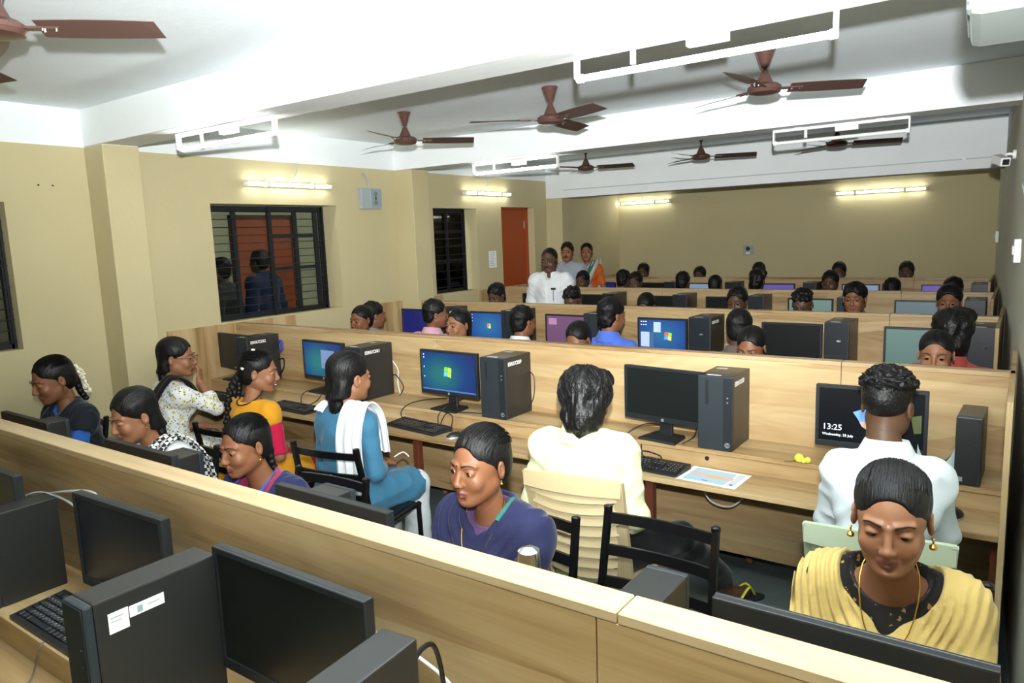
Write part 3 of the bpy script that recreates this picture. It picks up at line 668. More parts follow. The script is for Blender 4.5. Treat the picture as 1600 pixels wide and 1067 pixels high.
# ------------------------------------------------------------------ small things
def sheet():
    t = thing('printed_sheet', 'white printed sheet with pink and blue print, right of the keyboard on the second bench', 'paper', (-1.115, 3.115, ZDK+.001), R(-3))
    obj('sheet', MB().box(-.14, .14, -.105, .105, 0, .001), STICK, t)
    P_ = lambda nm, c, a: obj(nm, MB().box(*a, .001, .0014), mat('ink_'+c, '#'+c, .6), t)
    P_('print_block', 'a9c9d6', (-.115, .08, -.085, .085)); P_('print_block', 'e0b3a6', (-.11, .09, -.012, .022)).location.z = .0004; P_('print_block', 'd8b48c', (-.03, .05, -.02, .012)).location.z = .0006
    P_('print_block', 'c7d3dd', (.09, .12, -.085, .085)); P_('print_mark', '4f5b66', (.1, .113, -.07, -.055)).location.z = .0004; P_('print_mark', '6d7d8a', (-.03, .0, -.07, -.062)).location.z = .0004
sheet()
def curled():
    # pale curled sheet with a round bite, leaning on the slim tower
    t = thing('curled_card', 'pale curled card with a round cut-out, leaning on the small slim tower', 'card', (-.255, 3.25, ZSH))
    n = 14; v = []; f = []
    def row(u, off):
        a = -1.2+2.4*u; x = .07*math.sin(a); y = -.04*math.cos(a)+.03
        zb = .004; zt = .05+.09*abs(2*u-1)**1.3
        return [(x, y+off, zb), (x, y+off-.006, (zb+zt)/2), (x, y+off, zt)]
    for off in (0, .0015):
        for i in range(n): v += row(i/(n-1), off)
    m = n*3
    for s_ in (0, m):
        for i in range(n-1):
            for j in range(2): f.append((s_+i*3+j, s_+i*3+j+1, s_+i*3+j+4, s_+i*3+j+3))
    for i in range(n-1): f.append((i*3+2, i*3+5, m+i*3+5, m+i*3+2))
    obj('card', MB().add(v, f).smooth(), mat('pale_card', '#b9d0cf', .45), t)
    w = []
    for i in range(4, 11):
        q = row(i/(n-1), -.002); w += [q[0], q[1]]
    obj('print_block', MB().add([(a, b, c*.8+.008) for a, b, c in w], [(2*i, 2*i+1, 2*i+3, 2*i+2) for i in range(6)]), mat('ink_peach', '#d8b9a6', .6), t)
curled()
def buds():
    t = thing('yellow_flowers', 'small yellow flower buds lying on the second bench near the 13:25 screen', 'flowers', (-.77, 3.235, ZSH))
    m = mat('yellow_petal', '#d9d94a', .5, noise=.2, nscale=90)
    for (x, y, r_) in ((0, 0, .02), (.034, .006, .014), (-.012, .015, .015), (.02, -.004, .013)):
        mb = MB(); pr = [(r_*math.sin(a)*(1+.06*math.sin(3*a)), r_-r_*math.cos(a)) for a in [PI*k/8 for k in range(9)]]; mb.lathe(pr, 12, (x, y, 0)); obj('bud', mb.smooth(), m, t)
    obj('stem', MB().tube(spline([(-.01, .01, .006), (-.03, -.01, .004), (-.06, -.02, .004)], 5), .0022, 6), mat('stem_green', '#4c5a2a', .6), t)
buds()
def bottle():
    t = thing('steel_bottle', 'shiny steel flask standing behind the front bench by the woman in the navy shawl', 'bottle', (-.845, 1.22, ZSH))
    obj('body', MB().lathe([(.03, 0), (.033, .01), (.033, .2), (.03, .235), (.023, .26), (.023, .28)], 24).smooth(), CHROME, t)
    obj('cap', MB().lathe([(.0235, .28), (.0265, .283), (.0265, .345), (.024, .362), (.012, .37), (0.001, .371)], 24).smooth(), CHROME, t)
    obj('cap_ring', MB().lathe([(.0272, .30), (.0272, .306)], 24), SILVER, t)
bottle()
tag(obj('paper_strip', MB().box(-1.07, -.87, 4.98, 5.0, ZDK+.0, ZDK+.002).box(-1.07, -.87, 4.98, 5.14, ZDK, ZDK+.003), STICK), 'white paper lying on the third bench under its badge tower', 'paper')

# ------------------------------------------------------------------ chairs
CH = {}
def black_chair(x, y, rz, label, text=None, group='black steel chairs'):
    """stacking steel chair, sitter faces -Y, backrest at +Y; origin on the floor below the seat's middle"""
    t = thing('black_chair', label, 'chair', (x, y, 0), rz)
    if not CH:
        for s in (-1, 1):
            CH['rear%d' % s] = MB().tube([(s*.2, .23, 0), (s*.2, .19, .43), (s*.2, .21, .6), (s*.195, .26, .86)], .0155, 4).mesh('rear_leg')
            CH['front%d' % s] = MB().tube(spline([(s*.2, -.22, 0), (s*.2, -.205, .40), (s*.2, -.18, .44), (s*.2, .19, .43)], 5), .0135, 8).smooth().mesh('front_leg')
        for k, zc in enumerate((.83, .72, .61)):
            m = MB(); n = 7; v = []
            for i in range(n):
                u = i/(n-1)*2-1; yy = .02*(1-u*u) + {.83: .255, .72: .232, .61: .212}[zc]
                v += [(u*.195, yy-.007, zc-.018), (u*.195, yy+.005, zc-.018), (u*.195, yy+.011, zc+.018), (u*.195, yy+.0, zc+.018)]
            f = [(0, 1, 2, 3), tuple(4*(n-1)+j for j in (3, 2, 1, 0))]
            for i in range(n-1):
                for j in range(4): f.append((4*i+j, 4*i+4+j, 4*i+4+(j+1) % 4, 4*i+(j+1) % 4))
            CH['slat%d' % k] = m.add(v, f).smooth().mesh('back_slat')
        CH['seat'] = MB().box(-.19, .19, -.2, .19, .435, .455, .008).mesh('seat')
        CH['bar'] = MB().sq((-.2, .21, .2), (.2, .21, .2), .018).sq((-.2, -.212, .2), (.2, -.212, .2), .018).mesh('stretcher')
        for s in (-1, 1): CH['cap%d' % s] = MB().lathe([(.016, 0), (.016, .012), (.008, .016)], 10, (s*.195, .26, .86)).mesh('end_cap')
    for s in (-1, 1):
        l = obj('rear_leg', CH['rear%d' % s], CHAIRB, t); obj('end_cap', CH['cap%d' % s], CHAIRB, l); obj('front_leg', CH['front%d' % s], CHAIRB, t)
    for k in range(3):
        o = obj('back_slat', CH['slat%d' % k], CHAIRB, t)
        if text and k == 1:
            me = text_mesh(text, .03, bold=.0006); obj('slat_lettering', me, mat('print_white', '#c8ccd0', .5), o, (.02, .262, .715), (R(82), 0, PI))
    obj('seat', CH['seat'], CHAIRB, t); obj('stretcher', CH['bar'], CHAIRB, t)
    return t
def plastic_chair(x, y, rz, label, colour):
    t = thing('plastic_chair', label, 'chair', (x, y, 0), rz)
    m = mat('moulded_plastic_'+colour.strip('#'), colour, .45, spec=.4)
    obj('seat', MB().box(-.2, .2, -.22, .2, .415, .435, .01), m, t)
    def backy(z): return .19+(z-.43)*.30
    n = 9
    for k in range(8):
        zc = .52+.049*k; wd = .155+.025*(k/7); mb = MB(); v = []
        for i in range(n):
            u = i/(n-1)*2-1; yy = backy(zc)+.035*(1-u*u); dz = -.012*(1-u*u)
            v += [(u*wd, yy-.004, zc-.017+dz), (u*wd, yy+.011, zc-.017+dz), (u*wd, yy+.002, zc+.016+dz), (u*wd, yy-.005, zc+.016+dz)]
        f = [(0, 1, 2, 3), tuple(4*(n-1)+j for j in (3, 2, 1, 0))]
        for i in range(n-1):
            for j in range(4): f.append((4*i+j, 4*i+4+j, 4*i+4+(j+1) % 4, 4*i+(j+1) % 4))
        obj('back_slat', mb.add(v, f).smooth(), m, t)
    mb = MB(); v = []
    for i in range(n):
        u = i/(n-1)*2-1; zc = .905; yy = backy(zc)+.03*(1-u*u)
        v += [(u*.2, yy-.008, zc-.035), (u*.2, yy+.014, zc-.035), (u*.2, yy+.012, zc+.025+.012*(1-u*u)), (u*.2, yy-.006, zc+.025+.012*(1-u*u))]
    f = [(0, 1, 2, 3), tuple(4*(n-1)+j for j in (3, 2, 1, 0))]
    for i in range(n-1):
        for j in range(4): f.append((4*i+j, 4*i+4+j, 4*i+4+(j+1) % 4, 4*i+(j+1) % 4))
    obj('top_rail', mb.add(v, f).smooth(), m, t)
    for s in (-1, 1):
        obj('side_stile', MB().add([(s*.15, backy(.42)-.01, .42), (s*.19, backy(.42)-.02, .42), (s*.205, backy(.93)-.02, .925), (s*.17, backy(.93)-.002, .925),
                                    (s*.15, backy(.42)+.012, .42), (s*.19, backy(.42)+.006, .42), (s*.205, backy(.93)+.006, .925), (s*.17, backy(.93)+.012, .925)],
                                   [(0, 1, 2, 3), (7, 6, 5, 4), (0, 4, 5, 1), (1, 5, 6, 2), (2, 6, 7, 3), (3, 7, 4, 0)]), m, t)
        obj('brace', MB().tube([(s*.135, backy(.45)+.02, .42), (s*.165, backy(.62)+.02, .62)], .007, 6), m, t)
        for yy, y2 in ((-.2, -.24), (.17, .24)):
            L_ = MB().add([(s*.15, yy-.015, .42), (s*.195, yy-.015, .42), (s*.195, yy+.03, .42), (s*.15, yy+.03, .42), (s*.19, y2-.012, 0), (s*.225, y2-.012, 0), (s*.225, y2+.02, 0), (s*.19, y2+.02, 0)],
                          [(0, 1, 2, 3), (7, 6, 5, 4), (0, 4, 5, 1), (1, 5, 6, 2), (2, 6, 7, 3), (3, 7, 4, 0)])
            obj('leg', L_, m, t)
    obj('rear_apron', MB().box(-.19, .19, .185, .2, .36, .44, .004), m, t)
    return t

# ------------------------------------------------------------------ fans, lamps, wall fittings
FN = {}
def fan(x, y, label, a0, zh=2.57):
    t = thing('ceiling_fan', label, 'ceiling fan', (x, y, ZC))
    dz = zh-ZC
    if dz not in FN:
        can = MB().lathe([(.052, -.005), (.055, -.012), (.048, -.025), (.018, -.10), (.012, -.105)], 24).smooth().mesh('canopy')
        rod = MB().lathe([(.009, -.1), (.009, dz+.09)], 10).smooth().mesh('down_rod')
        cone = MB().lathe([(.012, dz+.10), (.016, dz+.095), (.045, dz+.03), (.048, dz+.022)], 24).smooth().mesh('lower_canopy')
        hub = MB().lathe([(.03, dz+.028), (.07, dz+.024), (.088, dz+.01), (.09, dz-.006), (.08, dz-.022), (.05, dz-.03), (.02, dz-.032)], 32).smooth().mesh('motor')
        bl = MB(); r0, r1 = .13, .53; v = []
        for zz0 in (.0012, -.0012):
            for i in range(7):
                u = i/6; r_ = r0+(r1-r0)*u; w = .05+.012*math.sin(u*PI); tw = .014
                sk = .012 if i == 6 else 0
                v += [(r_-sk, -w, zz0+tw), (r_, w, zz0-tw)]
        f = []
        for i in range(6): f += [(2*i, 2*i+1, 2*i+3, 2*i+2), (14+2*i, 14+2*i+2, 14+2*i+3, 14+2*i+1), (2*i, 2*i+2, 14+2*i+2, 14+2*i), (2*i+1, 14+2*i+1, 14+2*i+3, 2*i+3)]
        f += [(0, 14, 15, 1), (12, 13, 27, 26)]
        blade = bl.add(v, f).mesh('blade')
        br = MB().box(.075, .2, -.02, .02, -.004, .004, .002).mesh('blade_bracket')
        FN[dz] = (can, rod, cone, hub, blade, br, MB().lathe([(.005, -.009), (.005, .006)], 8).mesh('screw'))
    can, rod, cone, hub, blade, br, scr = FN[dz]
    obj('canopy', can, BROWNF, t); obj('down_rod', rod, BROWNF, t); obj('lower_canopy', cone, BROWNF, t); obj('motor', hub, BROWNF, t)
    for k in range(3):
        b = obj('blade', blade, FANBLADE, t, (0, 0, dz), (0, 0, R(a0+120*k))); obj('blade_bracket', br, BROWNF, b)
        for px, py in ((.145, -.01), (.145, .01), (.185, 0)): obj('screw', scr, CHROME, b, (px, py, 0))
    return t
fan(-3.87, 4.15, 'brown ceiling fan leftmost in the middle bay, nearest the left wall', 48)
fan(-2.58, 4.15, 'brown ceiling fan in the middle of the middle bay', -24)
fan(-1.21, 4.15, 'large brown ceiling fan below the big bright tube light', 30)
fan(-3.95, 7.05, 'small far ceiling fan at the left, right of the far bright beam tube', 15, 2.53)
fan(-2.66, 7.05, 'small far ceiling fan in the middle of the rear bay', 25, 2.53)
fan(-1.42, 7.05, 'small far ceiling fan behind the unlit tube fixture', 20, 2.53)
fan(-2.93, 1.14, 'brown ceiling fan cut by the top left corner, blade pointing right', 45, 2.6)
fan(-4.15, 1.25, 'ceiling fan at the left edge of the frame, only a blade tip showing', 20, 2.6)

def beam_tube(x0, x1, y, zb, label, lit=True):
    t = thing('tube_light', label, 'tube light', ((x0+x1)/2, y, zb)); h = (x1-x0)/2
    obj('batten', MB().box(-h, h, -.02, .02, -.022, -.002, .002), WHITE, t)
    obj('ballast_box', MB().box(-.02, .13, -.018, .02, -.055, -.02, .004), WHITE, t)
    for s in (-1, 1):
        a = obj('end_arm', MB().box(s*h-.006, s*h+.006, -.016, .02, -.1, -.004, .003), WHITE, t)
        obj('lamp_holder', MB().lathe([(.017, -.012), (.017, .012)], 12, (s*(h-.008), .012, -.095), 'x'), WHITE, a)
        obj('clip', MB().box(s*h*.6-.03, s*h*.6+.03, -.024, .0, -.014, .0, .003), WHITE, t)
    obj('starter', MB().tube([(-h*.5, .01, -.02), (-h*.5, .01, -.075)], .011, 8), WHITE, t)
    obj('tube', MB().lathe([(.0125, -h+.016), (.0125, h-.016)], 14, (0, .012, -.095), 'x').smooth(), TUBEM if lit else TUBEOFF, t)
beam_tube(-4.36, -3.41, 2.62, 2.535, 'bright tube light hung from the front beam at the left')
beam_tube(-1.50, -.54, 2.62, 2.535, 'large bright tube light hung from the front beam at the upper right')
beam_tube(-4.36, -3.42, 5.6, 2.525, 'bright tube light on the second beam, left of the middle')
beam_tube(-1.56, -.68, 5.6, 2.525, 'unlit tube fixture on the second beam at the right', lit=False)
def wall_tube(p, ax, half, label, cond):
    t = thing('wall_tube_light', label, 'tube light', p, 0 if ax == 'x' else PI/2)
    obj('batten', MB().box(-half, half, .0, .03, -.018, .018, .003), WHITE, t)
    for s in (-1, 1):
        obj('lamp_holder', MB().box(s*half-.012, s*half+.012, -.035, .012, -.016, .016, .003), WHITE, t)
        obj('clip', MB().box(s*half*.55-.018, s*half*.55+.018, -.04, .0, -.024, .024, .005), WHITE, t)
    obj('tube', MB().lathe([(.0125, -half+.01), (.0125, half-.01)], 14, (0, -.022, 0), 'x').smooth(), TUBEM, t)
    obj('feed_conduit', MB().tube(spline(cond, 6), .006, 8).smooth(), GREYB, t)
wall_tube((XL+.03, 4.14, 2.335), 'y', .44, 'bright tube light on the left wall above the wide window', [(.0, .012, .02), (.05, .012, .06), (.1, .012, .12), (.1, .012, .2)])
wall_tube((XL+.03, 6.99, 2.335), 'y', .44, 'bright tube light on the left wall between the narrow window and the door', [(.0, .012, .02), (.0, .012, .1), (-.02, .012, .2)])
wall_tube((-4.93, YB-.03, 2.265), 'x', .52, 'bright tube light on the far wall at the left', [(.05, .015, .02), (.05, .015, .12)])
wall_tube((-1.57, YB-.03, 2.225), 'x', .52, 'bright tube light on the far wall at the right', [(-.18, .015, .02), (-.18, .015, .12)])
def fittings():
    t = thing('switch_box', 'grey fan regulator box on the left wall beside the pillar', 'switch box', (XL, 5.09, 2.24))
    obj('box', MB().box(0, .05, -.135, .135, -.1, .1, .006), GREYB, t); obj('cover_plate', MB().box(.05, .055, -.02, .125, -.085, .09, .002), mat('grey_plate', '#8b989b', .4), t)
    for dz in (.045, -.04): obj('dial', MB().lathe([(.022, .055), (.02, .066), (.006, .068)], 14, (0, .045, dz), 'x'), mat('dial_grey', '#6d7878', .4), t)
    obj('switch', MB().box(.055, .062, .035, .055, -.012, .018, .002), BLACK, t)
    obj('conduit', MB().tube(spline([(.01, .0, .1), (.012, .0, .16), (.012, -.04, .22), (.012, -.07, .24)], 6), .008, 8).smooth(), GREYB, t)
    t = thing('notice_sheet', 'white notice taped to the left wall beside the orange door', 'notice', (XL+.001, 7.08, 1.56))
    obj('paper', MB().box(0, .002, -.075, .075, -.1, .1), STICK, t)
    ln = MB()
    for k in range(7): ln.box(.002, .0025, -.055, .05-.015*(k % 3), .075-.025*k, .081-.025*k)
    obj('print_lines', ln, mat('print_grey', '#9aa3a3', .6), t)
    t = thing('switch_plate', 'small grey switch box on the far wall', 'switch box', (-3.24, YB, 1.51))
    obj('box', MB().box(-.07, .07, -.03, 0, -.07, .07, .004), GREYB, t); obj('dial', MB().lathe([(.03, -.04), (.03, -.03)], 14, (0, 0, .02), 'y'), BLACK, t); obj('switch', MB().box(-.03, .03, -.036, -.03, -.055, -.03, .002), WHITE, t)
    t = thing('cable_casing', 'thin cable casing running along the rear beam', 'cable casing', (-2.6, 8.32, 2.40))
    obj('casing', MB().box(-2.4, 2.35, -.008, 0, -.006, .006, .001), mat('casing_white', '#b9c2c2', .5), t); obj('junction_clip', MB().box(2.05, 2.08, -.014, 0, -.012, .012, .002), STICK, t)
    # CCTV camera on the right wall
    y = 5.9; x = xr(y)
    t = thing('security_camera', 'small white security camera on the right wall under the rear beam', 'camera', (x, y, 2.21))
    obj('mount', MB().lathe([(.03, -.02), (.03, 0)], 14, (0, 0, .03), 'x'), WHITE, t); obj('arm', MB().tube(spline([(-.01, 0, .03), (-.05, 0, .035), (-.07, -.01, .01)], 5), .009, 8).smooth(), WHITE, t)
    M = Matrix.Translation((-.09, -.03, 0)) @ Matrix.Rotation(R(25), 4, 'Z') @ Matrix.Rotation(R(15), 4, 'X')
    obj('housing', MB().box(-.03, .03, -.09, .05, -.028, .028, .008, M=M), WHITE, t); obj('lens', MB().box(-.02, .02, -.094, -.089, -.018, .018, .002, M=M), BLACK, t)
    y = 9.6; x = xr(y)
    for yy, zz1, l in ((4.6, 1.66, 'white switch board on the right wall near the vent pipe'), (9.5, 1.63, 'tiny switch board at the far end of the right wall')):
        t = thing('wall_switch_board', l, 'switch board', (xr(yy), yy, zz1)); t.rotation_euler.z = R(2.7)
        obj('plate', MB().box(-.03, 0, -.07, .07, -.06, .06, .004), WHITE, t)
        for k in range(3): obj('switch', MB().box(-.036, -.03, -.05+.035*k, -.025+.035*k, -.02, .025, .002), STICK, t)
    t = thing('wall_bracket', 'grey conduit bend on the right wall below the security camera', 'conduit', (xr(3.9), 3.9, 1.99)); t.rotation_euler.z = R(2.7)
    obj('bend', MB().tube(spline([(-.012, -.1, 0), (-.025, -.02, .0), (-.025, .03, -.02), (-.012, .04, -.08)], 6), .012, 8).smooth(), GREYB, t)
    obj('clip', MB().box(-.02, 0, -.07, -.05, -.02, .02, .002), GREYB, t)
    # air conditioner
    t = thing('air_conditioner', 'white air conditioner unit at the top right corner, cut by the frame', 'air conditioner', (xr(1.75), 1.74, 2.224)); t.rotation_euler.z = R(2.7)
    obj('body', MB().box(-.225, 0, 0, .36, 0, .25, .02), mat('ac_white', '#8d9796', .45), t)
    for k in range(16): obj('grille_slat', MB().box(-.228, -.19, -.003, .05, .008+.0145*k, .015+.0145*k, .002), GREYB, t)
    obj('louvre', MB().box(-.23, -.19, .06, .33, .02, .06, .004), mat('ac_white', '#8d9796', .45), t)
    obj('hook', MB().tube([(-.255, .02, .27), (-.27, .02, .24), (-.265, .03, .2)], .006, 6), WHITE, t)
fittings()

# ------------------------------------------------------------------ people: bodies and clothes grown as smooth distance fields
F32 = np.float32
_RN = np.random.RandomState(5).rand(32, 32, 32).astype(F32)
def vn(X, Y, Z, sx, sy=None, sz=None, off=0):
    sy = sy or sx; sz = sz or sx; r = []
    for a, sc in ((X, sx), (Y, sy), (Z, sz)):
        q = a*sc+off+100; i = np.floor(q).astype(np.int32); f = (q-i).astype(F32); r.append((i % 32, (i+1) % 32, f*f*(3-2*f)))
    (x0, x1, fx), (y0, y1, fy), (z0, z1, fz) = r; N = _RN
    c = lambda a, b, d: N[a, b, d]
    return ((c(x0, y0, z0)*(1-fx)+c(x1, y0, z0)*fx)*(1-fy)+(c(x0, y1, z0)*(1-fx)+c(x1, y1, z0)*fx)*fy)*(1-fz)+((c(x0, y0, z1)*(1-fx)+c(x1, y0, z1)*fx)*(1-fy)+(c(x0, y1, z1)*(1-fx)+c(x1, y1, z1)*fx)*fy)*fz
class SDF:
    def __init__(s, lo, hi, h):
        s.h = h; s.lo = np.array(lo, F32); n = np.ceil((np.array(hi)-np.array(lo))/h).astype(int)+2
        s.ax = [(s.lo[i]+h*np.arange(n[i])).astype(F32) for i in range(3)]
        s.F = np.full(n, .5, F32)
    def sl(s, lo, hi):
        out = []
        for i in range(3):
            a = max(0, int((lo[i]-s.lo[i])/s.h)); b = min(len(s.ax[i]), int((hi[i]-s.lo[i])/s.h)+2)
            if b <= a: return None
            out.append(slice(a, b))
        return tuple(out)
    def grid(s, sl): return s.ax[0][sl[0]][:, None, None], s.ax[1][sl[1]][None, :, None], s.ax[2][sl[2]][None, None, :]
    def comb(s, fn, lo, hi, k, sub=False):
        m = k+2*s.h+.01
        sl = s.sl([a-m for a in lo], [a+m for a in hi])
        if sl is None: return s
        d = fn(*s.grid(sl)); a = s.F[sl]
        if sub: a = -a
        k = max(k, 1e-4); t = np.clip(.5+.5*(d-a)/k, 0, 1)
        r = d+(a-d)*t-k*t*(1-t)
        s.F[sl] = -r if sub else r
        return s
    def rc(s, a, b, ra, rb, k=.02, sub=False, flat=(False, False), sq=None):
        a = np.array(a, F32); b = np.array(b, F32); ab = b-a; L2 = max(float(ab@ab), 1e-9); L = L2**.5
        def fn(X, Y, Z):
            t = ((X-a[0])*ab[0]+(Y-a[1])*ab[1]+(Z-a[2])*ab[2])/L2; tc = np.clip(t, 0, 1)
            dx, dy, dz = X-(a[0]+tc*ab[0]), Y-(a[1]+tc*ab[1]), Z-(a[2]+tc*ab[2])
            if sq is not None: dx, dy, dz = dx*sq[0], dy*sq[1], dz*sq[2]
            d = np.sqrt(dx*dx+dy*dy+dz*dz)-(ra+tc*(rb-ra))
            if flat[0]: d = np.maximum(d, -t*L)
            if flat[1]: d = np.maximum(d, (t-1)*L)
            return d
        r = max(ra, rb)*(1 if sq is None else 1/min(sq))
        return s.comb(fn, np.minimum(a, b)-r, np.maximum(a, b)+r, k, sub)
    def el(s, c, r, k=.02, sub=False, rot=None):
        c = np.array(c, F32); r = np.array(r, F32); M = np.array(Matrix.Rotation(*rot).to_3x3(), F32) if rot else None
        def fn(X, Y, Z):
            x, y, z = X-c[0], Y-c[1], Z-c[2]
            if M is not None: x, y, z = M[0, 0]*x+M[1, 0]*y+M[2, 0]*z, M[0, 1]*x+M[1, 1]*y+M[2, 1]*z, M[0, 2]*x+M[1, 2]*y+M[2, 2]*z
            k0 = np.sqrt((x/r[0])**2+(y/r[1])**2+(z/r[2])**2); k1 = np.sqrt((x/r[0]**2)**2+(y/r[1]**2)**2+(z/r[2]**2)**2)+1e-6
            return (k0*(k0-1)/k1).astype(F32)
        R_ = r if M is None else np.full(3, r.max())
        return s.comb(fn, c-R_, c+R_, k, sub)
    def plane(s, p, n, k=0):      # keep the side the normal points away from
        p = np.array(p, F32); n = np.array(n, F32)/np.linalg.norm(n)
        X, Y, Z = s.grid((slice(None),)*3); d = (X-p[0])*n[0]+(Y-p[1])*n[1]+(Z-p[2])*n[2]
        s.F = np.maximum(s.F, d); return s
    def warp(s, fn):
        X, Y, Z = s.grid((slice(None),)*3); s.F = (s.F+fn(X, Y, Z)).astype(F32); return s
    def net(s):
        F = s.F; F[0] = F[-1] = .1; F[:, 0] = F[:, -1] = .1; F[:, :, 0] = F[:, :, -1] = .1
        I = F < 0; c = np.zeros(np.array(F.shape)-1, np.uint8)
        for i in (0, 1):
            for j in (0, 1):
                for k in (0, 1): c += I[i:I.shape[0]-1+i, j:I.shape[1]-1+j, k:I.shape[2]-1+k]
        act = (c > 0) & (c < 8); idx = np.argwhere(act); n = len(idx)
        if not n: return np.zeros((0, 3), F32), np.zeros((0, 4), int)
        cid = np.full(act.shape, -1, np.int32); cid[act] = np.arange(n)
        cor = {}
        for i in (0, 1):
            for j in (0, 1):
                for k in (0, 1): cor[i, j, k] = F[idx[:, 0]+i, idx[:, 1]+j, idx[:, 2]+k]
        acc = np.zeros((n, 3), F32); cnt = np.zeros(n, F32)
        for a in cor:
            for ax in range(3):
                if a[ax]: continue
                b = list(a); b[ax] = 1; b = tuple(b); va, vb = cor[a], cor[b]; m = (va < 0) != (vb < 0)
                t = va[m]/(va[m]-vb[m]); p = np.tile(np.array(a, F32), (len(t), 1)); p[:, ax] = t; acc[m] += p; cnt[m] += 1
        V = s.lo + s.h*(idx+acc/cnt[:, None])
        Q = []
        for ax in range(3):
            o1, o2 = (ax+1) % 3, (ax+2) % 3
            A = [slice(None)]*3; B = [slice(None)]*3; A[ax] = slice(0, -1); B[ax] = slice(1, None)
            for o in (o1, o2): A[o] = slice(1, -1); B[o] = slice(1, -1)
            ia, ib = I[tuple(A)], I[tuple(B)]; e = np.argwhere(ia != ib)
            ins = ia[e[:, 0], e[:, 1], e[:, 2]]
            e = e.copy(); e[:, o1] += 1; e[:, o2] += 1
            def cell(d1, d2):
                q = e.copy(); q[:, o1] += d1; q[:, o2] += d2; return cid[q[:, 0], q[:, 1], q[:, 2]]
            q = np.stack([cell(-1, -1), cell(0, -1), cell(0, 0), cell(-1, 0)], 1); q[~ins] = q[~ins][:, ::-1]; Q.append(q)
        return V.astype(F32), np.concatenate(Q)
def relax(V, Q, it=1, w=.5):
    for _ in range(it):
        acc = np.zeros_like(V); cnt = np.zeros(len(V), F32)
        for i in range(4):
            j = (i+1) % 4
            np.add.at(acc, Q[:, i], V[Q[:, j]]); np.add.at(cnt, Q[:, i], 1); np.add.at(acc, Q[:, j], V[Q[:, i]]); np.add.at(cnt, Q[:, j], 1)
        V = V*(1-w)+w*acc/cnt[:, None]
    return V
def sd_mesh(name, s, m=None, it=1):
    V, Q = s.net(); V = relax(V, Q, it, .4) if it else V
    return new_mesh(name, V, Q, [m] if m else None, smooth=True)

SKIN = {'d': mat('skin_deep_brown', '#7a5036', .5, spec=.4, bump=.08, bscale=300, noise=.08, nscale=40), 'm': mat('skin_brown', '#8b5f43', .5, spec=.4, bump=.08, bscale=300, noise=.08, nscale=40),
        'k': mat('skin_dark', '#543a28', .5, spec=.4, noise=.08, nscale=40)}
LIP = mat('lips', '#74403a', .42)
SCALP = mat('skin_nose_ring', '#d9a441', .3, 1)
def hair_mat(name, col, sc=(260, 40, 40), r_=.5):
    m = mat(name, col, r_, spec=.3); nt = m.node_tree; N = nt.nodes.new; L = nt.links.new; b = nt.nodes['Principled BSDF']
    tc = N('ShaderNodeTexCoord'); mp = N('ShaderNodeMapping'); mp.inputs['Scale'].default_value = sc; L(tc.outputs['Object'], mp.inputs[0])
    n = N('ShaderNodeTexNoise'); n.inputs['Scale'].default_value = 1; n.inputs['Detail'].default_value = 3; L(mp.outputs[0], n.inputs['Vector'])
    bp = N('ShaderNodeBump'); bp.inputs['Strength'].default_value = .55; bp.inputs['Distance'].default_value = .006; L(n.outputs['Fac'], bp.inputs['Height']); L(bp.outputs['Normal'], b.inputs['Normal'])
    return m
HAIR = hair_mat('black_hair', '#0c0b0b'); HAIRC = hair_mat('black_curly_hair', '#0f0e0e', (120, 120, 120), .42)
EYEW = mat('eye_white', '#b3a79a', .2); IRIS = mat('iris_dark', '#1a0f09', .12); BROW = mat('eyebrow', '#17110d', .6)

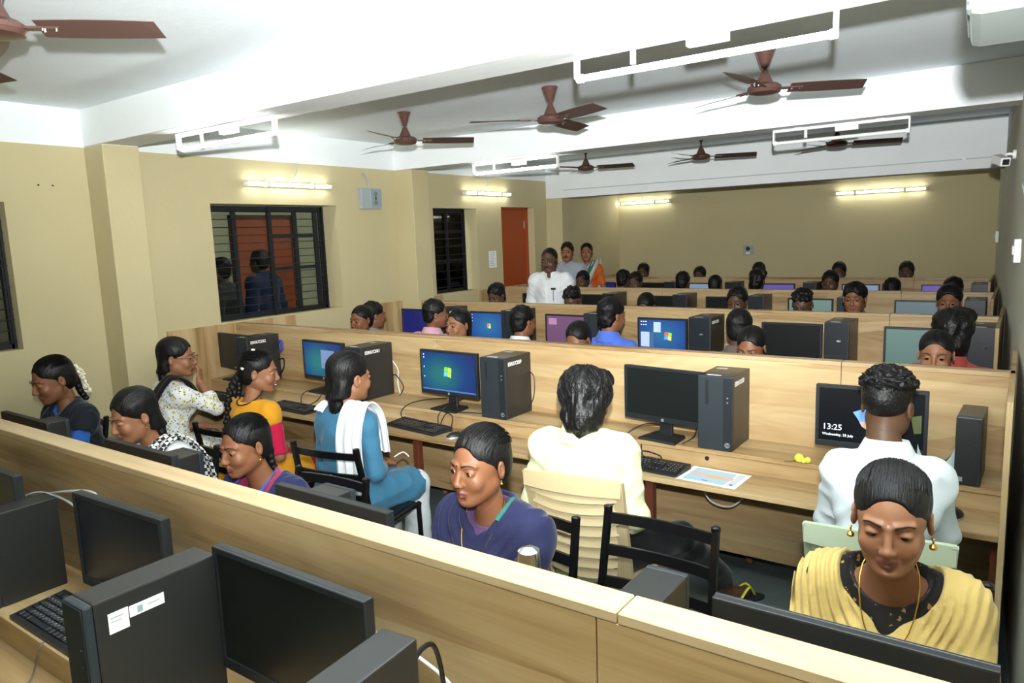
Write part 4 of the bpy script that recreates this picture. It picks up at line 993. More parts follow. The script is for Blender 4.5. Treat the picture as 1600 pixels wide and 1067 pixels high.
# ---- heads (face towards -Y, eyes at z = 0, 22 cm chin to crown)
def head_arrays(kind):
    fem = kind[0] == 'f'; down = 'down' in kind; h = .0029 if 'far' not in kind else .006
    s = SDF((-.1, -.135, -.2), (.1, .135, .13), h)
    s.el((0, .02, .036), (.073, .092, .077), .01)
    s.el((0, -.022, -.018), (.063 if fem else .066, .069, .083), .03)
    s.el((0, -.034, -.066), (.047 if fem else .054, .047, .043), .03)
    s.rc((-.042, .0, -.055), (-.016, -.066, -.094), .022, .016, .025); s.rc((.042, .0, -.055), (.016, -.066, -.094), .022, .016, .025)
    s.el((0, -.077, -.095), (.017, .014, .014), .014)
    for q in (-1, 1):
        s.el((q*.037, -.066, -.034), (.022, .018, .022), .02)
        s.rc((q*.014, -.086, .021), (q*.046, -.069, .02), .006 if fem else .008, .006 if fem else .007, .012)
        s.el((q*.0315, -.098, .001), (.0185, .017, .012), .01, sub=True)
        s.el((q*.0315, -.0765, .001), (.0162, .0128, .0115), .004)
        if not down: s.el((q*.0315, -.0905, -.0005), (.0138, .0092, .0056), .0008, sub=True)
        else: s.el((q*.0315, -.0905, -.0035), (.0135, .009, .0038), .0008, sub=True)
        s.el((q*.077, .012, -.012), (.0075, .018, .029), .006, rot=(q*.25, 3, 'Z'))
        s.el((q*.083, .008, -.008), (.004, .010, .016), .003, sub=True)
        s.el((q*.0105, -.099, -.036), (.0078, .0088, .0068), .006)
    s.rc((0, -.086, .012), (0, -.105, -.03), .0065 if fem else .0075, .0095 if fem else .0115, .010)
    s.el((0, -.1065, -.031), (.0105, .0085, .0085), .006)
    for q in (-1, 1): s.el((q*.006, -.108, -.0415), (.0035, .004, .003), .002, sub=True)
    smile = .006 if 'smile' in kind else 0
    s.el((0, -.092, -.052), (.006, .005, .010), .006)
    s.rc((-.019, -.086, -.0635+smile), (0, -.0942, -.0605), .0038, .0052, .004); s.rc((.019, -.086, -.0635+smile), (0, -.0942, -.0605), .0038, .0052, .004)
    s.rc((-.015, -.086, -.0695+smile), (.0, -.0925, -.0735), .0042, .0058, .004); s.rc((.015, -.086, -.0695+smile), (.0, -.0925, -.0735), .0042, .0058, .004)
    s.el((0, -.0985, -.0672), (.019, .0035, .0011), .0015, sub=True)
    s.el((0, -.09, -.085), (.012, .006, .004), .008, sub=True)
    nr = .044 if fem else .055
    s.rc((0, .016, -.06), (0, .022, -.118), nr, nr-.002, .03)
    V, Q = s.net(); V = relax(V, Q, 1, .35)
    c = V[Q].mean(1); ax, y, z = np.abs(c[:, 0]), c[:, 1], c[:, 2]
    zz0 = z-smile*np.clip(ax/.019, 0, 1)
    up = (zz0 > -.0672) & (zz0 < -.0555-ax*.16) & (ax < .0225) & (y < -.083); dn = (zz0 <= -.0672) & (zz0 > -.0795+ax*.35) & (ax < .0215) & (y < -.081)
    return V, Q, (up | dn).astype(np.int32)
HEADS = {}
def head(kind):
    if kind not in HEADS: HEADS[kind] = head_arrays(kind)
    return HEADS[kind]
def uv_ball(c, r, n=16, k=10, gaze=(0, -1, 0)):
    g = Vector(gaze).normalized(); v = []; f = []; mi = []
    for i in range(k+1):
        a = PI*i/k
        for j in range(n): v.append(Vector((math.sin(a)*math.cos(2*PI*j/n), math.sin(a)*math.sin(2*PI*j/n), math.cos(a))))
    q = Vector((0, 0, 1)).rotation_difference(g)
    v = [Vector(c)+r*(q @ p) for p in v]
    for i in range(k):
        for j in range(n): f.append((i*n+j, (i+1)*n+j, (i+1)*n+(j+1) % n, i*n+(j+1) % n)); mi.append(1 if i < k*.27 else 0)
    return v, f, mi
def eye_mesh(q, gaze):
    v, f, mi = uv_ball((q*.0315, -.0765, .0), .0118, 20, 22, gaze)
    return new_mesh('eye', v, f, [EYEW, IRIS], mi, True)
EYES = {}
def eyes_for(gz):
    if gz not in EYES: EYES[gz] = [eye_mesh(q, gz) for q in (-1, 1)]
    return EYES[gz]
def brow_mesh(q, thick):
    pts = [(q*.013, -.0945, .0225), (q*.026, -.0925, .0265), (q*.038, -.085, .0272), (q*.05, -.0735, .0205)]
    return MB().tube(spline(pts, 4), [thick*(1-.55*i/12) for i in range(13)], 6, flat=1.5).smooth().mesh('eyebrow')
BROWS = {t: [brow_mesh(q, t) for q in (-1, 1)] for t in (.0022, .0034)}
TASH = None
# ---- hair shapes in head space
HAIRS = {}
V3_ = Vector
def hair(kind):
    if kind in HAIRS: return HAIRS[kind]
    far = kind.endswith('_far'); k0 = kind.replace('_far', '')
    h = .0035 if not far else .0065
    s = SDF((-.14, -.15, -.2), (.14, .17, .19), h)
    def face_cut(top=0, w=.072):
        s.el((0, -.116, -.006+top), (w, .08, .1), .005, sub=True)
        s.el((0, -.062, -.095), (.12, .077, .1), .008, sub=True)
        for q in (-1, 1): s.el((q*.09, .012, -.03), (.028, .026, .04), .005, sub=True)
        s.el((0, .0, -.17), (.2, .2, .085), .01, sub=True)
    O = lambda X, Y, Z: 0*(X+Y+Z)
    if k0 in ('bun', 'braid', 'tight', 'plait'):
        s.el((0, .021, .037), (.0795, .0985, .0835), .01); s.el((0, .048, -.02), (.07, .066, .07), .03)
        face_cut()
        if k0 == 'bun': s.el((0, .112, -.005), (.042, .035, .04), .012)
        if k0 in ('braid', 'plait'):
            for i in range(13): s.el(((-1)**i*.007, .100+.004*math.sin(i*.6), -.02-.0125*i), (.0165, .016, .014), .010, rot=((-1)**i*.6, 3, 'Y'))
        s.warp(lambda X, Y, Z: (.0016*(vn(X, Y, Z, 260, 18, 40)-.5)+.002*(vn(X, Y, Z, 40, 15, 15)-.5)).astype(F32))
        if k0 in ('tight', 'plait'): [s.rc(pa, pb, .0056, .0052, .002, sub=True) for pa, pb in (((.004, -.08, .070), (.004, -.045, .098)), ((.004, -.045, .098), (.003, -.01, .1145)), ((.003, -.01, .1145), (.002, .02, .12)))]
    elif k0 == 'loose':
        s.el((0, .022, .041), (.084, .1, .087), .01); s.el((0, .06, -.05), (.07, .05, .1), .03); s.el((0, .078, -.12), (.05, .035, .06), .03)
        face_cut(-.004)
        s.el((0, .075, -.12), (.045, .03, .06), .02)
        s.warp(lambda X, Y, Z: (.006*(vn(X, Y, Z, 90, 16, 30)-.5)).astype(F32))
    elif k0 in ('short', 'crop'):
        g = .008 if k0 == 'crop' else .014
        s.el((0, .021, .040), (.074+g*.7, .094+g*.5, .079+g), .01); s.el((0, .05, -.03), (.066, .058, .06), .03)
        face_cut()
        s.warp(lambda X, Y, Z: (.010*(vn(X, Y, Z, 60, 40, 60)-.5)*g/.014).astype(F32))
    elif k0 == 'fringe':
        s.el((0, .02, .045), (.086, .104, .088), .01); s.el((0, .05, -.03), (.07, .06, .07), .03)
        face_cut(-.016); s.warp(lambda X, Y, Z: (.014*(vn(X, Y, Z, 55, 30, 40)-.5)).astype(F32))
    elif k0 == 'bushy':
        s.el((0, .026, .05), (.09, .106, .09), .01); s.el((0, .066, -.035), (.078, .06, .08), .03); s.el((-.03, -.04, .1), (.06, .05, .04), .03)
        face_cut(0); s.el((0, .075, -.06), (.066, .04, .06), .02)
        s.warp(lambda X, Y, Z: (.018*(vn(X+.25*Z, Y, Z, 38, 26, 22)-.5)+.008*(vn(X, Y, Z, 130, 60, 40)-.5)).astype(F32))
    elif k0 == 'curly':
        s.el((0, .012, .062), (.08, .096, .062), .01); s.el((0, .03, .02), (.075, .09, .07), .02)
        face_cut()
        rn = random.Random(4)
        for i in range(150 if not far else 60):
            a_ = rn.uniform(0, 2*PI); e_ = rn.uniform(.15, 1.45); c = V3_((.082*math.cos(a_)*math.cos(e_), .012+.1*math.sin(a_)*math.cos(e_), .058+.07*math.sin(e_)))
            s.el(c, (rn.uniform(.008, .018), rn.uniform(.008, .018), rn.uniform(.007, .014)), .003, rot=(rn.uniform(0, 3), 3, 'XYZ'[i % 3]))
        s.warp(lambda X, Y, Z: (np.clip((Z-.03)/.03, 0, 1)*.010*(vn(X, Y, Z, 120, 120, 120)-.5)).astype(F32))
    elif k0 == 'receding':
        s.el((0, .024, .038), (.0785, .094, .083), .01); s.el((0, .05, -.03), (.066, .058, .06), .03); face_cut(.024, .068)
        s.warp(lambda X, Y, Z: (.003*(vn(X, Y, Z, 60, 40, 60)-.5)).astype(F32))
    elif k0 == 'bald':
        s.el((0, .03, .005), (.079, .088, .055), .01); s.el((0, .05, -.03), (.068, .06, .05), .03)
        s.el((0, -.02, .09), (.1, .11, .075), .015, sub=True); face_cut(-.01)
    HAIRS[kind] = sd_mesh('hair', s, HAIRC if k0 in ('curly', 'bushy') else HAIR)
    return HAIRS[kind]
def strands(H_, n, rad, top, length, seed, curl=0, r0=.0012, center=(0, .026, .045)):
    """loose locks lying over the hair, combed from the crown outwards"""
    rn = random.Random(seed); mb = MB()
    for i in range(n):
        a = rn.uniform(0, 2*PI); e0 = rn.uniform(.15, 1.0)*top; pts = []; k = 6; ph = rn.uniform(0, 6); lift = rn.uniform(.97, 1.06)
        for j in range(k):
            e = e0-length*j/(k-1)*rn.uniform(.9, 1.1); aa = a+.25*math.sin(j*.9+ph)+curl*math.sin(j*1.9+ph)
            if math.sin(aa) < -.35 and e < .35: break
            q = lift*(1+.03*math.sin(j*1.7+ph)+curl*.25*math.cos(j*1.9+ph)); pts.append((center[0]+rad[0]*q*math.cos(aa)*math.cos(e), center[1]+rad[1]*q*math.sin(aa)*math.cos(e), center[2]+rad[2]*q*math.sin(e)))
        if len(pts) > 2: mb.tube(pts, [r0*(1.2-.9*j/(len(pts)-1)) for j in range(len(pts))], 4)
    o = H_('loose_locks', mb.smooth().mesh('loose_locks'), HAIR); o['kind'] = 'stuff'; return o
COMB = {}
def combed(H_, seed=0):
    """fine hairs combed back from the hairline over the crown"""
    if seed not in COMB:
        rn = random.Random(seed); mb = MB()
        for i in range(420):
            u = rn.uniform(-1.25, 1.25); v0 = .72+.25*abs(u)+rn.uniform(0, .9); v1 = v0+rn.uniform(.5, 1.1); q = rn.uniform(.993, 1.018); pts = []
            for j in range(7):
                v = min(v0+(v1-v0)*j/6, 2.7); uu = u*(1-.12*j/6); pts.append((.0797*q*math.sin(uu), .021-.0987*q*math.cos(v)*math.cos(uu)**.6, .037+.0837*q*math.sin(v)*math.cos(uu)))
            mb.tube(pts, [.0004, .0009, .0011, .0011, .001, .0008, .0003], 3)
        COMB[seed] = mb.smooth().mesh('combed_hairs')
    o = H_('combed_hairs', COMB[seed], HAIR); o['kind'] = 'stuff'; return o
# ---- hands
HANDS = {}
def hand_arrays(curl, side):
    key = (curl, side)
    if key in HANDS: return HANDS[key]
    s = SDF((-.06, -.22, -.11), (.085, .03, .05), .0034)
    s.rc((0, .02, 0), (0, -.01, 0), .026, .027, .02, sq=(1, 1, 1.35)); s.el((0, -.048, 0), (.039, .05, .0145), .015)
    for x, L1, L2, L3 in ((-.031, .036, .024, .018), (-.0105, .041, .028, .02), (.0105, .038, .026, .02), (.0305, .028, .02, .017)):
        p = Vector((x*.95, -.083, 0)); a = 0; fan_ = x*-1.2
        for L_, r0, r1, da in ((L1, .0092, .0083, curl*.7), (L2, .0083, .0075, curl), (L3, .0075, .0062, curl*.7)):
            a += da; d = Vector((-fan_*.12, -math.cos(a), -math.sin(a))); q = p+d*L_; s.rc(p, q, r0, r1, .004); p = q
    s.rc((-.026, -.022, -.004), (-.052, -.055, -.014), .014, .0105, .012); s.rc((-.052, -.055, -.014), (-.056, -.092, -.024), .0102, .008, .004)
    V, Q = s.net(); V = relax(V, Q, 1, .4)
    if side < 0: pass
    else: V = V*np.array([-1, 1, 1], F32); Q = Q[:, ::-1]
    HANDS[key] = (V, Q); return HANDS[key]
def frame(d, up):
    """rotation taking -Y to d and Z towards up"""
    y = -Vector(d).normalized(); z = Vector(up); z = (z-y*z.dot(y)).normalized(); x = y.cross(z)
    return np.array([[x[i], y[i], z[i]] for i in range(3)], F32)

CLOTH = {}
def cloth(col, rough=.8, sheen=.15, noise=.06, bump=.25, bscale=350):
    key = 'cloth_'+col.strip('#')
    return mat(key, col, rough, spec=.2, noise=noise, nscale=12, bump=bump, bscale=bscale, sheen=sheen)
def floral():
    m = cloth('#dfe2dc'); nt = m.node_tree; N = nt.nodes.new; L = nt.links.new; b = nt.nodes['Principled BSDF']
    tc = N('ShaderNodeTexCoord'); prev = None
    base = (*srgb('#dfe2dc'), 1); last = None
    for i, (sc, c, th) in enumerate(((34, '#d2c043', .30), (48, '#5f6d86', .24), (60, '#2f3136', .2))):
        mp = N('ShaderNodeMapping'); mp.inputs['Location'].default_value = (i*3.1, i*1.7, i*.9); L(tc.outputs['Object'], mp.inputs[0])
        v = N('ShaderNodeTexVoronoi'); v.inputs['Scale'].default_value = sc; L(mp.outputs[0], v.inputs['Vector'])
        lt = N('ShaderNodeMath'); lt.operation = 'LESS_THAN'; lt.inputs[1].default_value = th; L(v.outputs['Distance'], lt.inputs[0])
        mx = N('ShaderNodeMix'); mx.data_type = 'RGBA'; L(lt.outputs[0], mx.inputs['Factor']); mx.inputs['B'].default_value = (*srgb(c), 1)
        if last is None: mx.inputs['A'].default_value = base
        else: L(last, mx.inputs['A'])
        last = mx.outputs['Result']
    L(last, b.inputs['Base Color']); return m
def checks(name, c1, c2, sc):
    m = cloth(c1+'f' if False else c1, .8); m2 = bpy.data.materials.new(name); m2.use_nodes = True; nt = m2.node_tree; N = nt.nodes.new; L = nt.links.new; b = nt.nodes['Principled BSDF']
    tc = N('ShaderNodeTexCoord'); k = N('ShaderNodeTexChecker'); k.inputs['Scale'].default_value = sc; k.inputs[1].default_value = (*srgb(c1), 1); k.inputs[2].default_value = (*srgb(c2), 1)
    L(tc.outputs['Object'], k.inputs[0]); L(k.outputs[0], b.inputs['Base Color']); b.inputs['Roughness'].default_value = .8; return m2

def lerp(a, b, t): return tuple(a[i]+(b[i]-a[i])*t for i in range(3))
class Pose:
    """joint positions of a sitting or standing figure facing -Y, floor at z = 0"""
    def __init__(p, fem=True, sit=True, lean=8, side=0, up=1.0, hip=.52, sh=None, el=None, wr=None, knees=None, ank=None, headpos=None):
        p.fem, p.sit = fem, sit
        tl = (.435 if fem else .46)*up
        l = R(lean); ls = R(side)
        ax = Vector((math.sin(ls), -math.sin(l)*math.cos(ls), math.cos(l)*math.cos(ls))).normalized(); p.axis = ax
        p.hip = Vector((0, 0, hip)); p.neck = p.hip+ax*tl; p.chest = p.hip+ax*(tl*.68); p.belly = p.hip+ax*(tl*.3)
        w = sh if sh else (.142 if fem else .168)
        X = Vector((1, 0, 0)); p.sh = {q: p.hip+ax*(tl*.9)+X*q*w for q in (-1, 1)}
        fw = Vector((0, -1, 0))
        p.el = el or {q: p.sh[q]+Vector((q*.06, -.05, -.26)) for q in (-1, 1)}
        p.wr = wr or {q: p.el[q]+Vector((-q*.06, -.22, -.04)) for q in (-1, 1)}
        p.el = {q: Vector(p.el[q]) for q in (-1, 1)}; p.wr = {q: Vector(p.wr[q]) for q in (-1, 1)}
        if sit:
            p.kn = knees or {q: Vector((q*.11, -.42, .49)) for q in (-1, 1)}; p.an = ank or {q: Vector((q*.11, -.40, .08)) for q in (-1, 1)}
        else:
            p.kn = {q: Vector((q*.09, -.01, hip*.52)) for q in (-1, 1)}; p.an = {q: Vector((q*.1, .02, .08)) for q in (-1, 1)}
        p.kn = {q: Vector(p.kn[q]) for q in (-1, 1)}; p.an = {q: Vector(p.an[q]) for q in (-1, 1)}
        p.toe = {q: Vector((q*.015, -.15, 0)) for q in (-1, 1)}
        p.hj = {q: p.hip+Vector((q*.085, 0, -.0)) for q in (-1, 1)}
        p.head = Vector(headpos) if headpos else p.neck+ax*.135+Vector((0, -.035, .03))
    def box(p, m=.16):
        pts = [p.hip, p.neck, p.head, *p.el.values(), *p.wr.values(), *p.kn.values(), *p.an.values(), *p.sh.values()]
        lo = [min(q[i] for q in pts)-m for i in range(3)]; hi = [max(q[i] for q in pts)+m for i in range(3)]; lo[2] = max(lo[2], -.02); return lo, hi
    def torso(p, s, g=0, k=.05, pelvis=True):
        f = p.fem; ax = p.axis; an = math.atan2(-ax.y, ax.z)
        rot = (an, 3, 'X')
        if pelvis: s.el(p.hip+Vector((0, .015, .02)), ((.165 if f else .16)+g, .115+g, .105+g), k)
        s.el(p.belly, ((.118 if f else .138)+g, (.09 if f else .108)+g, .15+g), k, rot=rot)
        s.el(p.chest, ((.126 if f else .15)+g, (.092 if f else .108)+g, .15+g), k, rot=rot)
        if f:
            for q in (-1, 1): s.el(p.chest+Vector((q*.06, -.075, .0)), (.055+g*.6, .05+g*.6, .055+g*.6), .04)
        for q in (-1, 1):
            s.rc(p.neck+Vector((q*.03, .01, -.005)), p.sh[q]+Vector((-q*.03, 0, -.005)), .034+g, .04+g, .05)
        s.rc(p.sh[-1]-ax*.03, p.sh[1]-ax*.03, .047+g, .047+g, .05)
    def arm(p, s, q, g=0, upto=2.0, k=.03, flat=True):
        a, b, c = p.sh[q], p.el[q], p.wr[q]; f = p.fem; r0, r1, r2 = (.039, .032, .024) if f else (.046, .038, .028)
        if upto >= 1:
            s.rc(a, b, r0+g, r1+g, k)
            if upto > 1: s.rc(b, lerp(b, c, upto-1), r1+g, r1+(r2-r1)*(upto-1)+g*1.1, .02, flat=(False, flat and upto < 2.2))
        else: s.rc(a, lerp(a, b, upto), r0+g, r0+(r1-r0)*upto+g*1.25, k, flat=(False, True))
    def legs(p, s, g=0, upto=2.0, k=.03):
        for q in (-1, 1):
            s.rc(p.hj[q], p.kn[q], .08+g, .055+g, .04); s.rc(p.kn[q], lerp(p.kn[q], p.an[q], min(upto-1, 1)), .053+g, (.036 if upto >= 2 else .042)+g*1.15, .02, flat=(False, True))
    def feet(p, s):
        for q in (-1, 1):
            a = p.an[q]; d = p.toe[q]; s.rc(a, (a[0]-d[0]*.2, a[1]-d[1]*.2, .04), .034, .036, .02); s.rc((a[0]-d[0]*.13, a[1]-d[1]*.13, .04), (a[0]+d[0], a[1]+d[1], .03), .034, .024, .02)

def person(label, loc, rz, P_, hk, hairk, skin='m', hyaw=0, hpitch=0, hroll=0, gaze=(0, -1, -.1), top=None, bottom=None, extra=None, curl=(.35, .35), hscale=1.0,
           hands=True, handdir=None, handup=None, far=False, brow=.0022, group=None, hairsc=1.0, vox=.011, cat='person', own=None):
    t = thing('person', label, cat, loc, rz, group)
    # body: skin of head, neck, arms, hands, legs and feet as one mesh
    M = Matrix.Translation(P_.head) @ Matrix.Rotation(R(hyaw), 4, 'Z') @ Matrix.Rotation(R(hpitch), 4, 'X') @ Matrix.Rotation(R(hroll), 4, 'Y') @ Matrix.Scale(hscale, 4)
    M3 = np.array(M.to_3x3(), F32); mv = np.array(M.translation, F32)
    lo, hi = P_.box(.12); hi[2] = min(hi[2], P_.neck.z+.17)
    s = SDF(lo, hi, vox*1.15)
    P_.torso(s, -.02)
    s.rc(P_.neck-P_.axis*.03, M @ Vector((0, .02, -.095)), .052 if P_.fem else .06, .044 if P_.fem else .054, .03)
    for q in (-1, 1): P_.arm(s, q, 0, 2.3 if False else 2.0, flat=False)
    P_.legs(s, -.008); P_.feet(s)
    V, Q = s.net(); V = relax(V, Q, 1)
    Vs, Qs, Ms = [V], [Q], [np.zeros(len(Q), np.int32)]; n = len(V)
    hv, hq, hm = head(hk); Vs.append(hv @ M3.T + mv); Qs.append(hq+n); Ms.append(hm); n += len(hv)
    if hands:
        for q in (-1, 1):
            av, aq = hand_arrays(curl[0 if q < 0 else 1], q)
            d = (handdir or {}).get(q) or (P_.wr[q]-P_.el[q]); u = (handup or {}).get(q) or (0, 0, 1)
            Fm = frame(d, u); k_ = .92 if P_.fem else 1.02
            Vs.append((av*k_) @ Fm.T + np.array(P_.wr[q], F32)); Qs.append(aq+n); Ms.append(np.zeros(len(aq), np.int32)); n += len(av)
    me = new_mesh('body', np.concatenate(Vs), np.concatenate(Qs), [SKIN[skin], LIP], np.concatenate(Ms), True)
    obj('body', me, None, t)
    def H_(name, me, m=None, own=False):
        o = obj(name, me, m, t, own=own); o.matrix_local = M; return o
    if hairk:
        o = H_('hair', hair(hairk))
        if hairsc != 1: o.matrix_local = M @ Matrix.Scale(hairsc, 4)
    if hairk in ('bun', 'braid', 'tight', 'plait'): combed(H_)
    if not far:
        for e in eyes_for(gaze): H_('eye', e)
        for b in BROWS[brow]: H_('eyebrow', b, BROW)
    lo, hi = P_.box(.15)
    if top: top(t, P_, lo, hi)
    if bottom: bottom(t, P_, lo, hi)
    if extra: extra(t, P_, M, H_)
    return t
def folds(amp, *fr, off=[0]):
    off[0] += 7.3; o = off[0]
    def fn(X, Y, Z):
        u, v = X*.8+Z*.6, -X*.6+Z*.8
        a = 1-np.abs(2*vn(u, Y, v, 8, 9, 17, o)-1); b = 1-np.abs(2*vn(-X*.7+Z*.7, Y, X*.7+Z*.7, 7, 9, 19, o+3)-1); c = vn(X, Y, Z, 6, 6, 6, o+5)
        return (-amp*(1.5*a*a+1.2*b*b*c*2-1.2)).astype(F32)
    return fn
SHF = ((28, 12, 34, .3), (-22, 30, 25, 1.7), (15, -20, 55, 2.6))
def mk_top(col, name='shirt', sleeve=1.45, hem=-.06, neck=.055, vneck=0, skirt=0, g=.012, sleevecol=None, collar=None, vox=.0095, material=None, fold=.005, scoop=(.05, .012)):
    m = material or cloth(col)
    def f(t, P_, lo, hi):
        hi = list(hi); hi[2] = min(hi[2], P_.neck.z+.14)
        s = SDF(lo, hi, vox); P_.torso(s, g)
        if not sleevecol:
            for q in (-1, 1): P_.arm(s, q, g, sleeve)
        else:
            for q in (-1, 1): P_.arm(s, q, g*.6, .25)
        if skirt:
            for q in (-1, 1):
                b = lerp(P_.hj[q], P_.kn[q], skirt); s.rc(P_.hj[q], b, .1+g, .085+g, .05, flat=(False, True))
            if P_.sit:
                b = lerp(P_.hip, (0, P_.kn[1].y, P_.kn[1].z), skirt); s.rc(P_.hip+Vector((0, -.05, 0)), b, .09, .07, .05, flat=(False, True))
        else: s.plane(P_.hip+P_.axis*hem, tuple(-P_.axis))
        s.warp(folds(fold, *SHF))
        # neck opening
        if collar: s.rc(P_.neck+P_.axis*.05+Vector((0, -.005, 0)), P_.neck+P_.axis*.14+Vector((0, -.02, 0)), .058, .07, .008, sub=True)
        else: s.rc(P_.neck+P_.axis*.02+Vector((0, -.02, 0)), P_.head+Vector((0, .0, -.04)), neck+.008, neck+.03, .008, sub=True)
        if vneck: s.rc(P_.neck+Vector((0, -.09, .02)), P_.neck+Vector((0, -.16, -vneck)), scoop[0], scoop[1], .01, sub=True)
        obj(name, sd_mesh(name, s, m), None, t)
        if sleevecol:
            for q in (-1, 1):
                s = SDF(lo, hi, vox); P_.arm(s, q, g*1.1, sleeve); s.warp(folds(fold, *SHF)); obj('sleeve', sd_mesh('sleeve', s, cloth(sleevecol)), None, t)
        if collar:
            n = 20; mb = MB(); v = []; b0 = P_.neck+P_.axis*.01
            ring = []
            for i in range(n+1):
                a = -PI/2+.35+(2*PI-.7)*i/n; ring.append((math.cos(a), math.sin(a)))
            for (r_, dz) in ((.07, -.05), (.066, -.005), (.06, .042), (.068, .045), (.09, .0), (.094, -.03)):
                for (cx_, sy_) in ring: v.append(tuple(b0+Vector((cx_*r_, sy_*r_*1.05+.005, dz+.012*sy_))))
            f_ = []
            for k in range(5):
                for i in range(n): f_.append((k*(n+1)+i, k*(n+1)+i+1, (k+1)*(n+1)+i+1, (k+1)*(n+1)+i))
            obj('collar', mb.add(v, f_).smooth(), cloth(collar), t)
    return f
def mk_bottom(col, upto=1.92, g=.012, name='trousers', loose=0):
    def f(t, P_, lo, hi):
        hi = list(hi); hi[2] = P_.hip.z+.14; s = SDF(lo, hi, .011)
        s.el(P_.hip+Vector((0, .015, .0)), (.165, .12, .1), .03); P_.legs(s, g, upto)
        if loose:
            for q in (-1, 1): s.rc(P_.kn[q], lerp(P_.kn[q], P_.an[q], upto-1), .06, .06+loose, .03, flat=(False, True))
        s.warp(folds(.004, *SHF)); obj(name, sd_mesh(name, s, cloth(col)), None, t)
        if True:
            pass
    return f
def sandals(col='#2a2019', strap='#2a2019'):
    def f(t, P_):
        for q in (-1, 1):
            a = P_.an[q]; d = P_.toe[q].normalized(); x_ = V3_((-d.y, d.x, 0)); c0 = V3_((a[0], a[1], 0))+P_.toe[q]*.37
            L_ = lambda u, w_, z_: tuple(c0-d*w_+x_*u+V3_((0, 0, z_)))
            n = 18; v = []
            for z_ in (.0, .014):
                for i in range(n):
                    an = 2*PI*i/n; wd = .046 if math.sin(an) < 0 else .038; v.append(L_(wd*math.cos(an), .135*math.sin(an), z_))
            f_ = [tuple(range(n-1, -1, -1)), tuple(range(n, 2*n))]+[(i, (i+1) % n, n+(i+1) % n, n+i) for i in range(n)]
            sd = obj('sandal', MB().add(v, f_), mat('sole_'+col.strip('#'), col, .7), t)
            for e in (-1, 1): obj('strap', MB().tube(spline([L_(0, -.085, .02), L_(e*.022, -.05, .068), L_(e*.046, .0, .02)], 5), .0085, 6, flat=.5), mat('strap_'+strap.strip('#'), strap, .5), sd)
    return f
def earring(H_, m=GOLD, r=.006, drop=.014):
    for q in (-1, 1):
        H_('earring', MB().lathe([(.001, -drop-r), (r, -drop-r*.4), (r, -drop+r*.3), (.002, -drop+r), (.0022, 0), (.004, .001), (.001, .003)], 10, (q*.083, -.0, -.042)).smooth().mesh('earring'), m)
def bindi(H_, col='#5a1512', z=.026): H_('bindi', MB().lathe([(.0032, -.0012), (.0028, .0012)], 10, (0, -.0985, z), 'y').mesh('bindi'), mat('bindi_'+col.strip('#'), col, .5))
def ribbon(name, t, path, widths, wdir, m, thick=.006, waves=4, amp=.006, n=10, seg=7):
    """a draped strip of cloth: path of centre points, width along WDIR, rippled, closed as a thin solid"""
    pts = spline(path, seg); k = len(pts); v = []
    ws = [widths[0]+(widths[-1]-widths[0])*i/(k-1) if len(widths) == 2 else float(np.interp(i/(k-1), np.linspace(0, 1, len(widths)), widths)) for i in range(k)]
    for sgn in (1, -1):
        for i, p in enumerate(pts):
            tg = (pts[min(i+1, k-1)]-pts[max(i-1, 0)]).normalized(); wd = Vector(wdir[0]).lerp(Vector(wdir[-1]), i/(k-1)); wd = (wd-tg*wd.dot(tg)).normalized(); nr = tg.cross(wd)
            for j in range(n+1):
                u = j/n*2-1; v.append(p+wd*(u*ws[i]/2)+nr*(sgn*thick/2+amp*math.sin(u*PI*waves+i*.12)))
    f = []; N_ = k*(n+1); w = n+1
    for i in range(k-1):
        for j in range(n):
            a = i*w+j; f.append((a, a+1, a+w+1, a+w)); f.append((N_+a, N_+a+w, N_+a+w+1, N_+a+1))
    for i in range(k-1):
        for j in (0, n): a = i*w+j; f.append((a, a+w, N_+a+w, N_+a))
    for j in range(n):
        for i in (0, k-1): a = i*w+j; f.append((a, a+1, N_+a+1, N_+a))
    return obj(name, MB().add(v, f).smooth(), m, t)
def shawl(col, name='dupatta', g=.026, low=-.16, vdepth=.16, vwidth=.055, cowl=.006, freq=70, sleeves=.8, material=None, side=0, vox=.0055, xw=2.6):
    """a scarf worn across both shoulders and the chest, cut to a V at the throat, rippled around it"""
    m = material or cloth(col)
    def f(t, P_):
        lo, hi = P_.box(.17); lo = list(lo); lo[2] = P_.hip.z+low-.02; hi = list(hi); hi[2] = P_.neck.z+.12
        s = SDF(lo, hi, vox); P_.torso(s, g, .06, pelvis=low < .1)
        for q in (-1, 1): P_.arm(s, q, g*.9, sleeves)
        c = P_.neck+Vector((side*.03, -.1, .05))
        def wv(X, Y, Z):
            d = np.sqrt((X-c[0])**2*xw+(Z-c[2])**2+.3*(Y-c[1])**2)
            n = vn(X, Y, Z, 7, 7, 7, 4); fade = np.clip(2.6*vn(X, Y, Z, 9, 9, 9, 11)-.7, 0, 1.4)
            sn = np.sin(d*freq+13*n+1.5*np.sin((X-c[0])*6+1)); sn = np.sign(sn)*np.abs(sn)**.8
            return (cowl*fade*sn-cowl*.8*(1-np.abs(2*vn(X*.8+Z*.5, Y, Z*.8-X*.5, 9, 9, 22, 6)-1))**2).astype(F32)
        s.warp(wv)
        s.rc(P_.neck+P_.axis*.0+Vector((0, -.01, 0)), P_.head+Vector((0, 0, -.02)), vwidth+.012, .09, .01, sub=True)
        s.rc(P_.neck+Vector((0, -.10, .02)), P_.neck+Vector((side*.05, -.17, -vdepth)), vwidth, .015, .012, sub=True)
        s.plane(P_.hip+Vector((0, 0, low)), (0, 0, -1))
        obj(name, sd_mesh(name, s, m), None, t)
    return f
